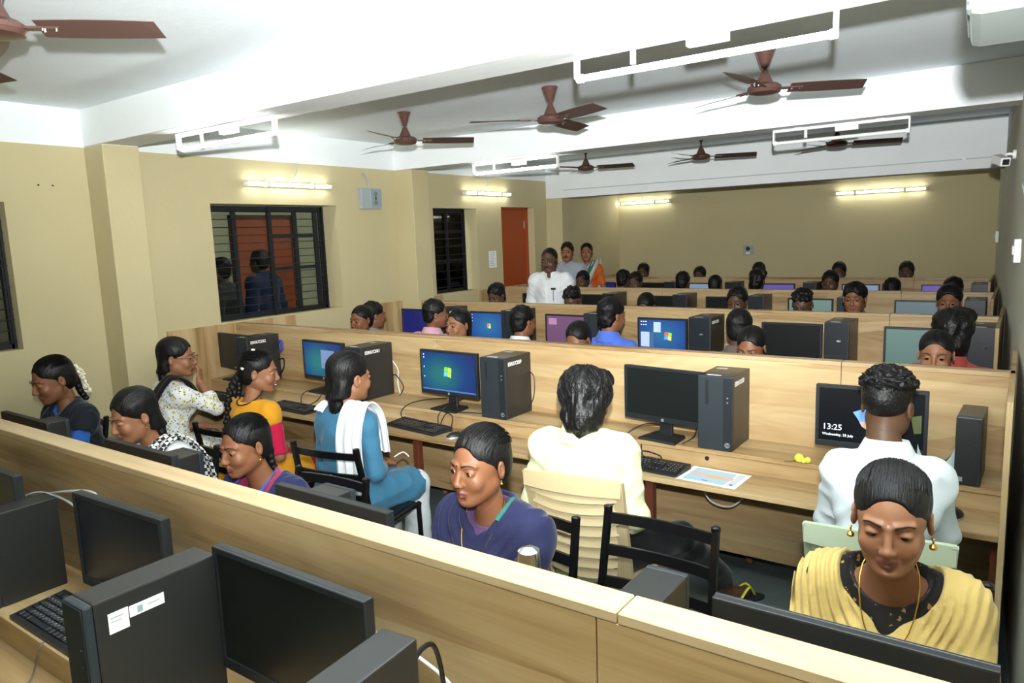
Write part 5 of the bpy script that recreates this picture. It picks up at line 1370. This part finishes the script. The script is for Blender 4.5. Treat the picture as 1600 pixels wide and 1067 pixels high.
def necklace(t, P_, m=GOLD, drop=.13, r=.0016, pend=True, w=.058):
    b = P_.neck; pts = []
    for i in range(25):
        a = PI*2*i/24; x = w*math.sin(a); fr = (1-math.cos(a))/2   # 0 behind the neck, 1 in front
        pts.append(b+Vector((x*(1+.15*fr), .03-.155*fr, .045-(drop+.02)*fr**2.0)))
    n = obj('necklace', MB().tube(pts, r, 6).smooth(), m, t)
    if pend: q = pts[12]; obj('pendant', MB().lathe([(.001, -.016), (.008, -.008), (.006, 0), (.001, .003)], 10, (q.x, q.y-.004, q.z)).smooth(), m, n)

# ------------------------------------------------------------------ the people in the room
V3 = Vector
def sit(fem, lean, hz, hip=.52, side=0, sh=None):
    c = math.cos(R(lean)); up = (hz-hip-.135*c-.03)/((.435 if fem else .46)*c)
    return Pose(fem, True, lean, side, up, hip, sh)
def at(P_, x, y, rz):
    h = P_.head; c, s = math.cos(rz), math.sin(rz)
    return (x-(h.x*c-h.y*s), y-(h.x*s+h.y*c), 0)
def typing(P_, z=.735, reach=.34, w=.10, out=.035):
    P_.el = {q: P_.sh[q]+V3((q*out, -.09, -.23)) for q in (-1, 1)}
    P_.wr = {q: V3((q*w, P_.neck.y-reach, z)) for q in (-1, 1)}
    return P_
def lap(P_):
    P_.el = {q: P_.sh[q]+V3((q*.045, .0, -.26)) for q in (-1, 1)}
    P_.wr = {q: V3((q*.05, -.24, .645)) for q in (-1, 1)}
    return P_
def seated(label, x, y, hz, rz, fem, lean, hk, hairk, skin, arms, chair=None, side=0, sh=None, mod=None, **k):
    P_ = arms(sit(fem, lean, hz, side=side, sh=sh))
    if mod: mod(P_)
    loc = at(P_, x, y, rz)
    t = person(label, loc, rz, P_, hk, hairk, skin, **k)
    return t, loc
def jasmine(H_):
    m = mat('jasmine_white', '#e9e4cc', .6); rnd = random.Random(3); mb = MB()
    for i in range(70):
        u = i/69; c = V3((.012*math.sin(u*5)+.012, .118+.012*math.sin(u*2.5), .02-.17*u)); c += V3((rnd.uniform(-.017, .017), rnd.uniform(-.008, .014), rnd.uniform(-.008, .008)))
        mb.lathe([(.001, -.006), (.006, -.002), (.005, .003), (.001, .006)], 6, tuple(c))
    o = H_('jasmine_string', mb.mesh('jasmine_string'), m); o['kind'] = 'stuff'
def lanyard(t, p, col, w=.012, drop=.3):
    ribbon('lanyard', t, [p.neck+V3((.055, .02, .035)), p.neck+V3((.075, -.07, -.01)), p.neck+V3((.05, -.155, -.12)), p.neck+V3((.01, -.17, -drop))], (w, w), [(0, .5, .5), (1, 0, 0)], cloth(col, .5), .002, 1, 0, 2)
    ribbon('lanyard', t, [p.neck+V3((-.055, .02, .035)), p.neck+V3((-.075, -.07, -.01)), p.neck+V3((-.05, -.155, -.12)), p.neck+V3((-.01, -.17, -drop))], (w, w), [(0, .5, .5), (1, 0, 0)], cloth(col, .5), .002, 1, 0, 2)

def speckle(base, spot):
    m = cloth(base); nt = m.node_tree; N = nt.nodes.new; L = nt.links.new; b = nt.nodes['Principled BSDF']
    tc = N('ShaderNodeTexCoord'); v = N('ShaderNodeTexVoronoi'); v.inputs['Scale'].default_value = 42; L(tc.outputs['Object'], v.inputs['Vector'])
    w_ = N('ShaderNodeTexNoise'); w_.inputs['Scale'].default_value = 160; L(tc.outputs['Object'], w_.inputs['Vector'])
    ad = N('ShaderNodeMath'); ad.operation = 'MULTIPLY_ADD'; ad.inputs[1].default_value = .5; L(w_.outputs['Fac'], ad.inputs[0]); L(v.outputs['Distance'], ad.inputs[2])
    lt = N('ShaderNodeMath'); lt.operation = 'LESS_THAN'; lt.inputs[1].default_value = .48; L(ad.outputs[0], lt.inputs[0])
    mx = N('ShaderNodeMix'); mx.data_type = 'RGBA'; mx.inputs['A'].default_value = (*srgb(base), 1); mx.inputs['B'].default_value = (*srgb(spot), 1); L(lt.outputs[0], mx.inputs['Factor']); L(mx.outputs['Result'], b.inputs['Base Color']); return m
# ---- first row: women facing the camera
def ex5(t, p, M, H_):
    shawl('#cdb679', 'yellow_dupatta', g=.022, low=.05, vdepth=.21, vwidth=.098, cowl=.0045, freq=190, material=cloth('#bda463', .85), sleeves=.8)(t, p)
    necklace(t, p, drop=.17); earring(H_, r=.008, drop=.02); bindi(H_, '#d8b0a0', .028)
_, l5 = seated('woman in a pale yellow scarf and gold necklace, looking down, lower right', -.22, 1.78, 1.165, R(4), True, 12, 'f_down', 'bun', 'm', typing, hpitch=9, gaze=(0, -1, -.7), hscale=1.02,
       top=mk_top('#191715', 'black_blouse', sleeve=.95, neck=.082, vneck=.085, scoop=(.085, .062), hem=-.1, material=speckle('#191715', '#8a6a34')), bottom=mk_bottom('#3a3026'), extra=ex5)
black_chair(l5[0], l5[1]-.02, R(0), 'black steel chair under the woman in the yellow scarf')
def ex4(t, p, M, H_):
    shawl('#2c2f58', 'navy_shawl', g=.024, low=-.1, vdepth=.15, vwidth=.062, cowl=.005, freq=110, xw=1.6, material=cloth('#222544', .8), sleeves=1.25, side=.3)(t, p)
    necklace(t, p, drop=.15, r=.0013, pend=False); earring(H_, r=.0045, drop=.008); bindi(H_)
    ribbon('teal_strap', t, [p.neck+V3((.066, .03, .04)), p.neck+V3((.076, -.03, .028)), p.neck+V3((.07, -.07, .0))], (.014, .014), [(1, 0, .2), (1, 0, 0)], cloth('#2d6a63'), .004, 1, 0, 2)
_, l4 = seated('woman in a navy blue shawl with centre-parted hair, middle of the first row', -1.335, 1.68, 1.145, R(0), True, 8, 'f_open', 'tight', 'd', typing, hyaw=-4, hpitch=4, gaze=(-.25, -1, -.15),
       top=mk_top('#513a5e', 'kurta', sleeve=1.4, neck=.06), bottom=mk_bottom('#2b2d4a'), extra=ex4, hscale=1.0)
black_chair(l4[0]-.07, l4[1]-.02, 0, 'black steel chair under the woman in the navy shawl')
def ex3(t, p, M, H_):
    shawl('#23264c', 'navy_dupatta', g=.018, low=-.1, vdepth=.2, vwidth=.085, cowl=.004, freq=130, sleeves=.12)(t, p)
    lanyard(t, p, '#3b55c4', .018); earring(H_, r=.0065, drop=.014); bindi(H_)
_, l3 = seated('woman in red with a navy dupatta and a blue lanyard, in the first row', -2.42, 1.6, 1.075, R(6), True, 16, 'f_open', 'braid', 'd', typing, hpitch=10, hyaw=-6, gaze=(-.1, -1, -.35),
       top=mk_top('#8c2f50', 'red_kurta', sleeve=1.5, neck=.065), bottom=mk_bottom('#2b2d4a'), extra=ex3, hscale=.96)
black_chair(-2.33, 1.69, R(4), 'black steel chair under the woman in red and navy')
def ex2(t, p, M, H_):
    lanyard(t, p, '#4a48b8', .02); earring(H_, r=.0055, drop=.012)
    ribbon('checked_scarf', t, [p.neck+V3((.07, -.12, -.2)), p.neck+V3((.095, -.1, -.03)), p.neck+V3((.105, .03, .045)), p.neck+V3((.15, .125, -.1)), p.neck+V3((.17, .14, -.34))], (.1, .12), [(1, .1, .1), (1, .2, 0)], checks('black_white_checks', '#dfe0dc', '#17181c', 60), .006, 2, .006)
_, l2 = seated('woman in white with a black-and-white checked scarf, leaning over her screen', -3.2, 1.58, 1.105, R(6), True, 22, 'f_down', 'loose', 'm', typing, hpitch=16, hyaw=-8, gaze=(0, -1, -.6),
       top=mk_top('#dadcd8', 'white_kurta', sleeve=1.4, neck=.065), bottom=mk_bottom('#26262a'), extra=ex2, hscale=.98)
black_chair(-3.36, 1.68, R(4), 'black steel chair under the woman with the checked scarf')
def ex1(t, p, M, H_):
    shawl('#1d2228', 'dark_dupatta', g=.02, low=-.08, vdepth=.18, vwidth=.06, cowl=.004, freq=130, sleeves=.35)(t, p)
    jasmine(H_); lanyard(t, p, '#2c3a3c', .014); earring(H_, r=.005, drop=.01)
_, l1 = seated('woman in bright blue with a dark scarf and jasmine in her hair, far left', -4.37, 1.74, 1.14, R(4), True, 12, 'f_down', 'plait', 'd', typing, hpitch=18, hyaw=-4, gaze=(0, -1, -.6),
       top=mk_top('#2c5fb0', 'blue_kurta', sleeve=1.5, neck=.065, fold=.007), bottom=mk_bottom('#20242c'), extra=ex1, hscale=1.06)
black_chair(-4.53, 1.72, R(4), 'black steel chair under the woman in blue at the far left')
black_chair(-.97, 1.93, R(0), 'empty black steel chair with three slats, between the yellow scarf and the navy shawl')

# ---- second row: seen from behind
def hand_up(P_):     # right hand at the chin
    lap(P_); P_.el[-1] = P_.sh[-1]+V3((-.06, -.19, -.13)); P_.wr[-1] = P_.head+V3((-.06, -.10, -.17)); return P_
def exp1(t, p, M, H_):
    black = cloth('#131214')
    ribbon('black_dupatta', t, [p.neck+V3((-.10, -.12, -.16)), p.neck+V3((-.095, -.07, -.0)), p.neck+V3((-.075, .04, .055)), p.neck+V3((-.055, .15, -.08)), p.neck+V3((-.03, .185, -.26)), p.neck+V3((-.02, .22, -.46))], (.12, .11, .13, .15), [(1, 0, 0), (1, 0, 0)], black, .008, 2, .006)
    for q in (-1, 1):
        ring = [(q*.034+.02*math.cos(a), -.104, .0+.0155*math.sin(a)) for a in [2*PI*i/18 for i in range(19)]]
        g_ = H_('glasses_rim', MB().tube(ring, .0014, 6).mesh('glasses_rim'), BLACK)
        H_('glasses_arm', MB().tube([(q*.054, -.103, .004), (q*.074, -.05, .004), (q*.079, .012, .002)], .0014, 6).mesh('glasses_arm'), BLACK)
    sandals()(t, p)
_, q1 = seated('woman in a white floral kurta with glasses and a black dupatta, hand at her chin', -4.42, 2.5, 1.14, PI+R(-8), True, 6, 'f_open', 'loose', 'm', hand_up, hyaw=-38, hpitch=6, curl=(.9, .4), hscale=1.06,
       handdir={-1: V3((.2, -.2, .9))}, handup={-1: (-.6, -.6, 0)}, top=mk_top('#dfe2dc', 'floral_kurta', sleeve=1.55, neck=.065, skirt=.75, material=floral()), bottom=mk_bottom('#151518', loose=.01), extra=exp1)
black_chair(q1[0], q1[1]+.10, PI+R(-8), 'black steel chair under the woman in the white floral kurta')
def exp2(t, p, M, H_):
    mb = MB()
    b0 = M @ V3((0, .10, -.03)); pts = spline([b0, b0+V3((.03, .06, -.10)), p.neck+V3((.07, .145, -.14)), p.neck+V3((.1, .165, -.3))], 9)
    for i, c in enumerate(pts):
        r_ = .024*(1-.45*i/len(pts)); o_ = V3(((-1)**i*.006, 0, 0)); mb.lathe([(.002, -r_), (r_*.8, -r_*.6), (r_, 0), (r_*.8, r_*.6), (.002, r_)], 10, tuple(c+o_))
    obj('braid', mb.smooth(), HAIR, t)
    H_('hair_flower', MB().lathe([(.001, -.01), (.014, -.006), (.018, .004), (.006, .012)], 8, (-.055, .075, .015)).smooth().mesh('hair_flower'), mat('jasmine_white', '#e9e4cc', .6))
    H_('hair_clip', MB().box(-.03, -.012, .03, .05, .115, .124, .003).mesh('hair_clip'), mat('jasmine_white', '#e9e4cc', .6))
    H_('teeth', MB().tube(spline([(-.014, -.0925, -.0645), (0, -.0985, -.0675), (.014, -.0925, -.0645)], 4), .003, 6).mesh('teeth'), mat('teeth_white', '#e8e4da', .3))
    obj('black_cord', MB().tube([p.neck+V3((.066*math.sin(2*PI*i/20), .02-.075*math.cos(2*PI*i/20), .03-.035*math.cos(2*PI*i/20+PI))) for i in range(21)], .004, 6).smooth(), mat('black_cord', '#121214', .6), t)
    sandals()(t, p)
_, q2 = seated('smiling woman in a yellow kurta with red sleeves and a long braid', -3.57, 2.5, 1.115, PI+R(6), True, 12, 'f_smile', 'braid', 'm', lap, hyaw=-52, hpitch=10, hroll=0, hscale=1.03,
       top=mk_top('#c98d1c', 'yellow_kurta', sleeve=.95, neck=.085, skirt=.8, sleevecol='#b3163f', fold=.004), bottom=mk_bottom('#a81a38', upto=1.85, loose=.02), extra=exp2)
black_chair(q2[0], q2[1]+.10, PI+R(6), 'black steel chair under the woman in yellow and red')
def exp3(t, p, M, H_):
    wm = cloth('#d7dcdc', .85)
    ribbon('white_dupatta', t, [p.neck+V3((-.10, -.13, -.24)), p.neck+V3((-.105, -.09, -.03)), p.neck+V3((-.125, .03, .05)), p.neck+V3((-.14, .12, -.08)), p.neck+V3((-.155, .145, -.3)), p.neck+V3((-.165, .16, -.5))], (.12, .12, .15, .16, .17), [(1, .1, 0), (1, .1, 0)], wm, .008, 3, .008)
    ribbon('white_dupatta_fold', t, [p.neck+V3((.11, -.12, -.14)), p.neck+V3((.115, -.06, .0)), p.neck+V3((.115, .03, .035)), p.neck+V3((.12, .08, .0))], (.05, .06), [(1, .1, 0), (1, .1, 0)], wm, .008, 2, .005)
    sandals('#3a2a20', '#3a2a20')(t, p)
    obj('bangle', MB().tube([p.wr[-1]+V3((.034*math.cos(a), .01, .034*math.sin(a))) for a in [2*PI*i/16 for i in range(17)]], .003, 6).smooth(), GOLD, t)
    obj('earphone_wire', MB().tube(spline([(-.1, -.26, .68), (-.13, -.3, .70), (-.17, -.3, .68)], 5), .0035, 6).smooth(), CABLEW, t)
_, q3 = seated('woman in a blue kurta with a white dupatta over her shoulder and white trousers', -2.81, 2.5, 1.145, PI+R(2), True, 4, 'f_open', 'loose', 'm', lap, hyaw=-10, hpitch=6, hscale=1.1,
       top=mk_top('#3a6d88', 'blue_kurta', sleeve=1.5, neck=.075, skirt=.92), bottom=mk_bottom('#c3ccca', upto=1.9, loose=.015), extra=exp3)
black_chair(-2.74, 2.47, PI+R(8), 'black steel chair with lettering on its slat, under the woman in the blue kurta', text='mart')
def leg_out(P_): P_.head = P_.head+V3((0, -.015, -.045)); P_.kn[-1] = V3((-.27, -.43, .47)); P_.an[-1] = V3((-.38, -.83, .09)); P_.kn[1] = V3((.12, -.42, .50)); P_.an[1] = V3((.12, -.5, .08)); P_.toe[-1] = V3((-.135, -.08, 0))
def exp4(t, p, M, H_): sandals('#23272a', '#d4cf2a')(t, p); strands(H_, 900, (.099, .114, .098), 1.5, 1.5, 2, .05)
_, q4 = seated('man in a pale yellow shirt with bushy hair, on a beige plastic chair', -1.425, 2.5, 1.19, PI+R(6), False, -3, 'm_open', 'bushy', 'k', lap, hyaw=16, hpitch=20, mod=leg_out, hscale=1.06, hairsc=1.08,
       top=mk_top('#d9dcae', 'pale_yellow_shirt', sleeve=1.12, neck=.066, collar='#d9dcae', fold=.009, g=.017), bottom=mk_bottom('#141518'), extra=exp4)
plastic_chair(q4[0]+.03, q4[1]+.11, PI+R(6), 'beige plastic chair with slatted back under the man in pale yellow', '#bfae86')
def exp5(t, p, M, H_): sandals()(t, p); strands(H_, 420, (.083, .1, .07), 1.5, .5, 5, .35, .0022, (0, .012, .062))
_, q5 = seated('man in a white shirt with curly hair faded at the sides, seen from behind', -.365, 2.75, 1.205, PI+R(8), False, 14, 'm_open', 'curly', 'k', typing, hyaw=-18, hpitch=10, sh=.138,
       top=mk_top('#d3dde0', 'white_shirt', sleeve=1.5, neck=.066, collar='#d9e2e4', fold=.007, g=.012, hem=-.1), bottom=mk_bottom('#8d9a86'), extra=exp5)
plastic_chair(q5[0], q5[1]+.03, PI+R(4), 'pale green plastic chair under the man in the white shirt', '#a9b79c')

# ---- rows further back (heads over the partitions)
def student(label, x, y, hz, away, hairk, shirt, fem=False, skin='k', hyaw=0, hpitch=5, group=None, far=True, hscale=1.0, hairsc=1.0, rz=0):
    P_ = typing(sit(fem, 8, hz))
    if P_.hip.z: pass
    r_ = PI+R(rz) if away else R(rz)
    hk = ('f' if fem else 'm')+('_open' if not far else '_farhead')
    return person(label, at(P_, x, y, r_), r_, P_, hk if not far else ('f_far' if fem else 'm_far'), hairk, skin, hyaw=hyaw, hpitch=hpitch, far=False, hands=True, vox=.017,
                  top=mk_top(shirt, 'shirt', sleeve=1.3, neck=.066, collar=None if fem else shirt, vox=.015), bottom=mk_bottom('#22252b'), hscale=hscale, hairsc=hairsc)
student('woman peering over the second bench at the far left, beside the boy with neat hair', -4.6, 4.26, 1.175, False, 'tight_far', '#54405c', True, 'd', hpitch=8, far=False)
student('dark-haired woman with eyes showing over the second bench, beside the student in pink', -3.45, 4.16, 1.19, False, 'tight_far', '#3f5a4c', True, 'm', hpitch=4, hyaw=-8, far=False)
student('top of a dark head over the second bench, left of the blue shirt', -2.42, 4.16, 1.13, False, 'tight_far', '#463a34', True, 'd', hpitch=25)
student('dark-haired head bent over the second bench, in front of the short-haired boy', -1.27, 4.16, 1.145, False, 'tight_far', '#30384a', True, 'd', hpitch=18)
student('woman with parted hair and one eye showing over the second bench, at the right', -.345, 4.16, 1.165, False, 'tight_far', '#594638', True, 'm', hpitch=8, far=False)
student('boy with neat hair at the left end of the third bench, facing away', -4.81, 4.62, 1.165, True, 'short_far', '#7c8187', skin='d', hyaw=-25)
student('student in a pink shirt turning right, seen from behind', -4.07, 4.62, 1.2, True, 'short_far', '#cf9fb0', skin='d', hyaw=-40)
student('student with a white collar seen from behind, right of the blue flag screen', -3.17, 4.62, 1.17, True, 'short_far', '#d8dcdc', skin='d', hyaw=-14)
student('student in a bright blue shirt seen from behind, before the mauve screen', -2.39, 4.6, 1.245, True, 'fringe_far', '#4a68c0', skin='d', hyaw=-22)
student('boy with short hair and both ears showing, seen from behind, left of the dark monitor', -1.475, 4.6, 1.195, True, 'crop_far', '#5b5148', skin='k')
student('student with big bushy hair and a red shirt, seen from behind at the right', -.305, 4.6, 1.205, True, 'bushy_far', '#a8483f', skin='k', hairsc=1.12)
student('boy with a drooping fringe over the third bench, by the narrow window', -4.52, 6.1, 1.22, False, 'fringe_far', '#5c6266', skin='k', hpitch=20)
student('curly head bowed in front of the standing man in white', -3.6, 6.1, 1.19, False, 'curly_far', '#51565c', skin='k', hpitch=25)
student('grey-lit top of a bowed head before the dark monitor, left middle of the fourth bench', -2.82, 6.1, 1.15, False, 'tight_far', '#6b6f75', True, skin='k', hpitch=30)
student('short-haired boy peeping over the third bench, in its middle', -1.985, 6.1, 1.21, False, 'short_far', '#4d535b', skin='k', hpitch=10)
student('spiky-haired boy bowed before the teal-grey monitor', -1.455, 6.1, 1.2, False, 'curly_far', '#5c5a52', skin='k', hpitch=22, hairsc=.95)
student('boy with a long side fringe facing the camera, right middle', -1.07, 6.1, 1.255, False, 'fringe_far', '#4b5563', skin='d', far=False)
student('boy with a flat top and ears showing, facing the camera at the right', -.44, 6.1, 1.24, False, 'crop_far', '#5a4b46', skin='d', far=False, hairsc=1.06)
for x, hz, hk, l in ((-4.51, 1.245, 'short_far', 'dark head just right of the standing man, behind the fourth bench'), (-3.94, 1.265, 'fringe_far', 'left of two touching dark heads behind the fourth bench'), (-3.79, 1.23, 'short_far', 'right of two touching dark heads behind the fourth bench'),
        (-3.19, 1.24, 'short_far', 'dark head left of the ice blue screen'), (-2.81, 1.21, 'tight_far', 'bowed dark head right of the ice blue screen'), (-2.35, 1.255, 'bushy_far', 'bushy dark head left of the violet-blue screen'),
        (-1.62, 1.24, 'short_far', 'round dark head left of the pale blue screen'), (-1.05, 1.175, 'short_far', 'low dark head right of the pale blue screen'), (-.54, 1.185, 'fringe_far', 'dark hair tip over the violet screen at the right end')):
    aw = not l.startswith(('right', 'round', 'dark head just')); dy = 8.28 if aw else 7.98
    student(l, x*dy/7.9, dy, 1.83-(1.83-hz)*dy/7.9, aw, hk, '#4a4f55', skin='k', hpitch=8, hscale=.98)
for x, hz, l in ((-4.55, 1.245, 'leftmost dark head over the last bench'), (-3.7, 1.19, 'lowest dark head over the last bench, second from its left'), (-2.89, 1.24, 'dark head over the last bench, below the switch box on the far wall'), (-1.9, 1.235, 'flat-haired dark head over the last bench, right of the middle'), (-1.155, 1.235, 'rightmost dark head over the last bench')):
    student(l, x, 9.75, hz, False, 'short_far', '#4c5055', skin='k', hpitch=6)

# ---- standing people
def stand(fem, hz, arms_fwd=0):
    hip = .50*hz+.1
    P_ = Pose(fem, False, 1, 0, 1.0, hip); d = hz-P_.head.z; P_.hip.z += 0
    P_ = Pose(fem, False, 1, 0, 1.0, hip+d)
    P_.el = {q: P_.sh[q]+V3((q*.07, .02, -.27)) for q in (-1, 1)}; P_.wr = {q: P_.el[q]+V3((-q*.0, -.10, -.22)) for q in (-1, 1)}
    return P_
def tache(H_, m=None): H_('moustache', MB().tube(spline([(-.024, -.0905, -.058), (0, -.1045, -.05), (.024, -.0905, -.058)], 5), .0055, 6).mesh('moustache'), BROW)
P_ = stand(False, 1.565)
def exm(t, p, M, H_):
    tache(H_)
    obj('clip', MB().box(-.128, -.075, -.162, -.148, p.chest.z+.03, p.chest.z+.048, .003) if False else MB().box(.055, .105, -.165, -.145, p.chest.z+.015, p.chest.z+.035, .003), BLACK, t)
    obj('clip_cord', MB().tube([(.08, -.16, p.chest.z+.015), (.082, -.165, p.chest.z-.1)], .003, 6), BLACK, t)
    obj('button_placket', MB().box(-.014, .014, -.152, -.138, p.hip.z+.1, p.neck.z-.09, .002), cloth('#dfe4e4'), t)
    sandals()(t, p)
person('balding man with a moustache in a white shirt, standing in the aisle', (-4.06, 6.46, 0), R(10), P_, 'm_open', 'receding', 'k', hyaw=4, hpitch=8, top=mk_top('#d5dadb', 'white_shirt', sleeve=1.9, neck=.064, vneck=.05, collar='#dfe4e4', g=.03, hem=-.12, fold=.006), bottom=mk_bottom('#2b2c30'), extra=exm, brow=.0034, hscale=1.06)
P_ = stand(False, 1.6)
person('man with a moustache in a grey shirt, standing behind the man in white', (-4.83, 8.1, 0), R(20), P_, 'm_open', 'short_far', 'm', hpitch=2, top=mk_top('#9aa1ab', 'grey_shirt', sleeve=1.9, neck=.064, collar='#9aa1ab', g=.025, hem=-.12), bottom=mk_bottom('#2b2c30'), extra=lambda t, p, M, H_: (tache(H_), sandals()(t, p)), brow=.0034)
P_ = stand(True, 1.585)
def exs(t, p, M, H_):
    ribbon('saree_drape', t, [p.neck+V3((-.17, -.14, -.42)), p.neck+V3((-.06, -.16, -.22)), p.neck+V3((.08, -.13, -.03)), p.neck+V3((.115, .03, .045)), p.neck+V3((.13, .14, -.2)), p.neck+V3((.14, .17, -.6))], (.24, .16, .13, .2), [(.6, 0, .8), (1, 0, 0)], cloth('#b8c0b4'), .01, 3, .008)
    ribbon('saree_border', t, [p.neck+V3((-.17, -.16, -.36)), p.neck+V3((-.02, -.18, -.16)), p.neck+V3((.05, -.155, -.05)), p.neck+V3((.09, .0, .055))], (.05, .05), [(.6, 0, .8), (1, 0, 0)], cloth('#3f6e5c'), .01, 1, .004)
    earring(H_); bindi(H_); sandals()(t, p)
person('woman in an orange blouse and pale green saree, standing by the far bench', (-4.74, 8.44, 0), R(24), P_, 'f_open', 'bun', 'm', hpitch=0, top=mk_top('#c8622a', 'orange_blouse', sleeve=.8, neck=.075), bottom=mk_bottom('#b8c0b4', name='saree_skirt', g=.05, upto=1.98), extra=exs)
P_ = stand(False, 1.66)
person('man in a navy shirt and pale jeans in the corridor, behind the wide window', (-6.55, 4.74, 0), R(-75), P_, 'm_far', 'short_far', 'k', top=mk_top('#1c2540', 'navy_shirt', sleeve=1.2, neck=.064, collar='#1c2540', g=.025, hem=-.1, vox=.014), bottom=mk_bottom('#8390a0'), far=True, extra=lambda t, p, M, H_: sandals()(t, p))
P_ = stand(False, 1.6)
person('dim figure in a dark shirt in the corridor, at the left of the wide window', (-6.5, 4.25, 0), R(-60), P_, 'm_far', 'short_far', 'k', top=mk_top('#33302e', 'dark_shirt', sleeve=1.9, neck=.064, g=.025, hem=-.1, vox=.014), bottom=mk_bottom('#a8aeb0'), far=True, extra=lambda t, p, M, H_: sandals()(t, p))
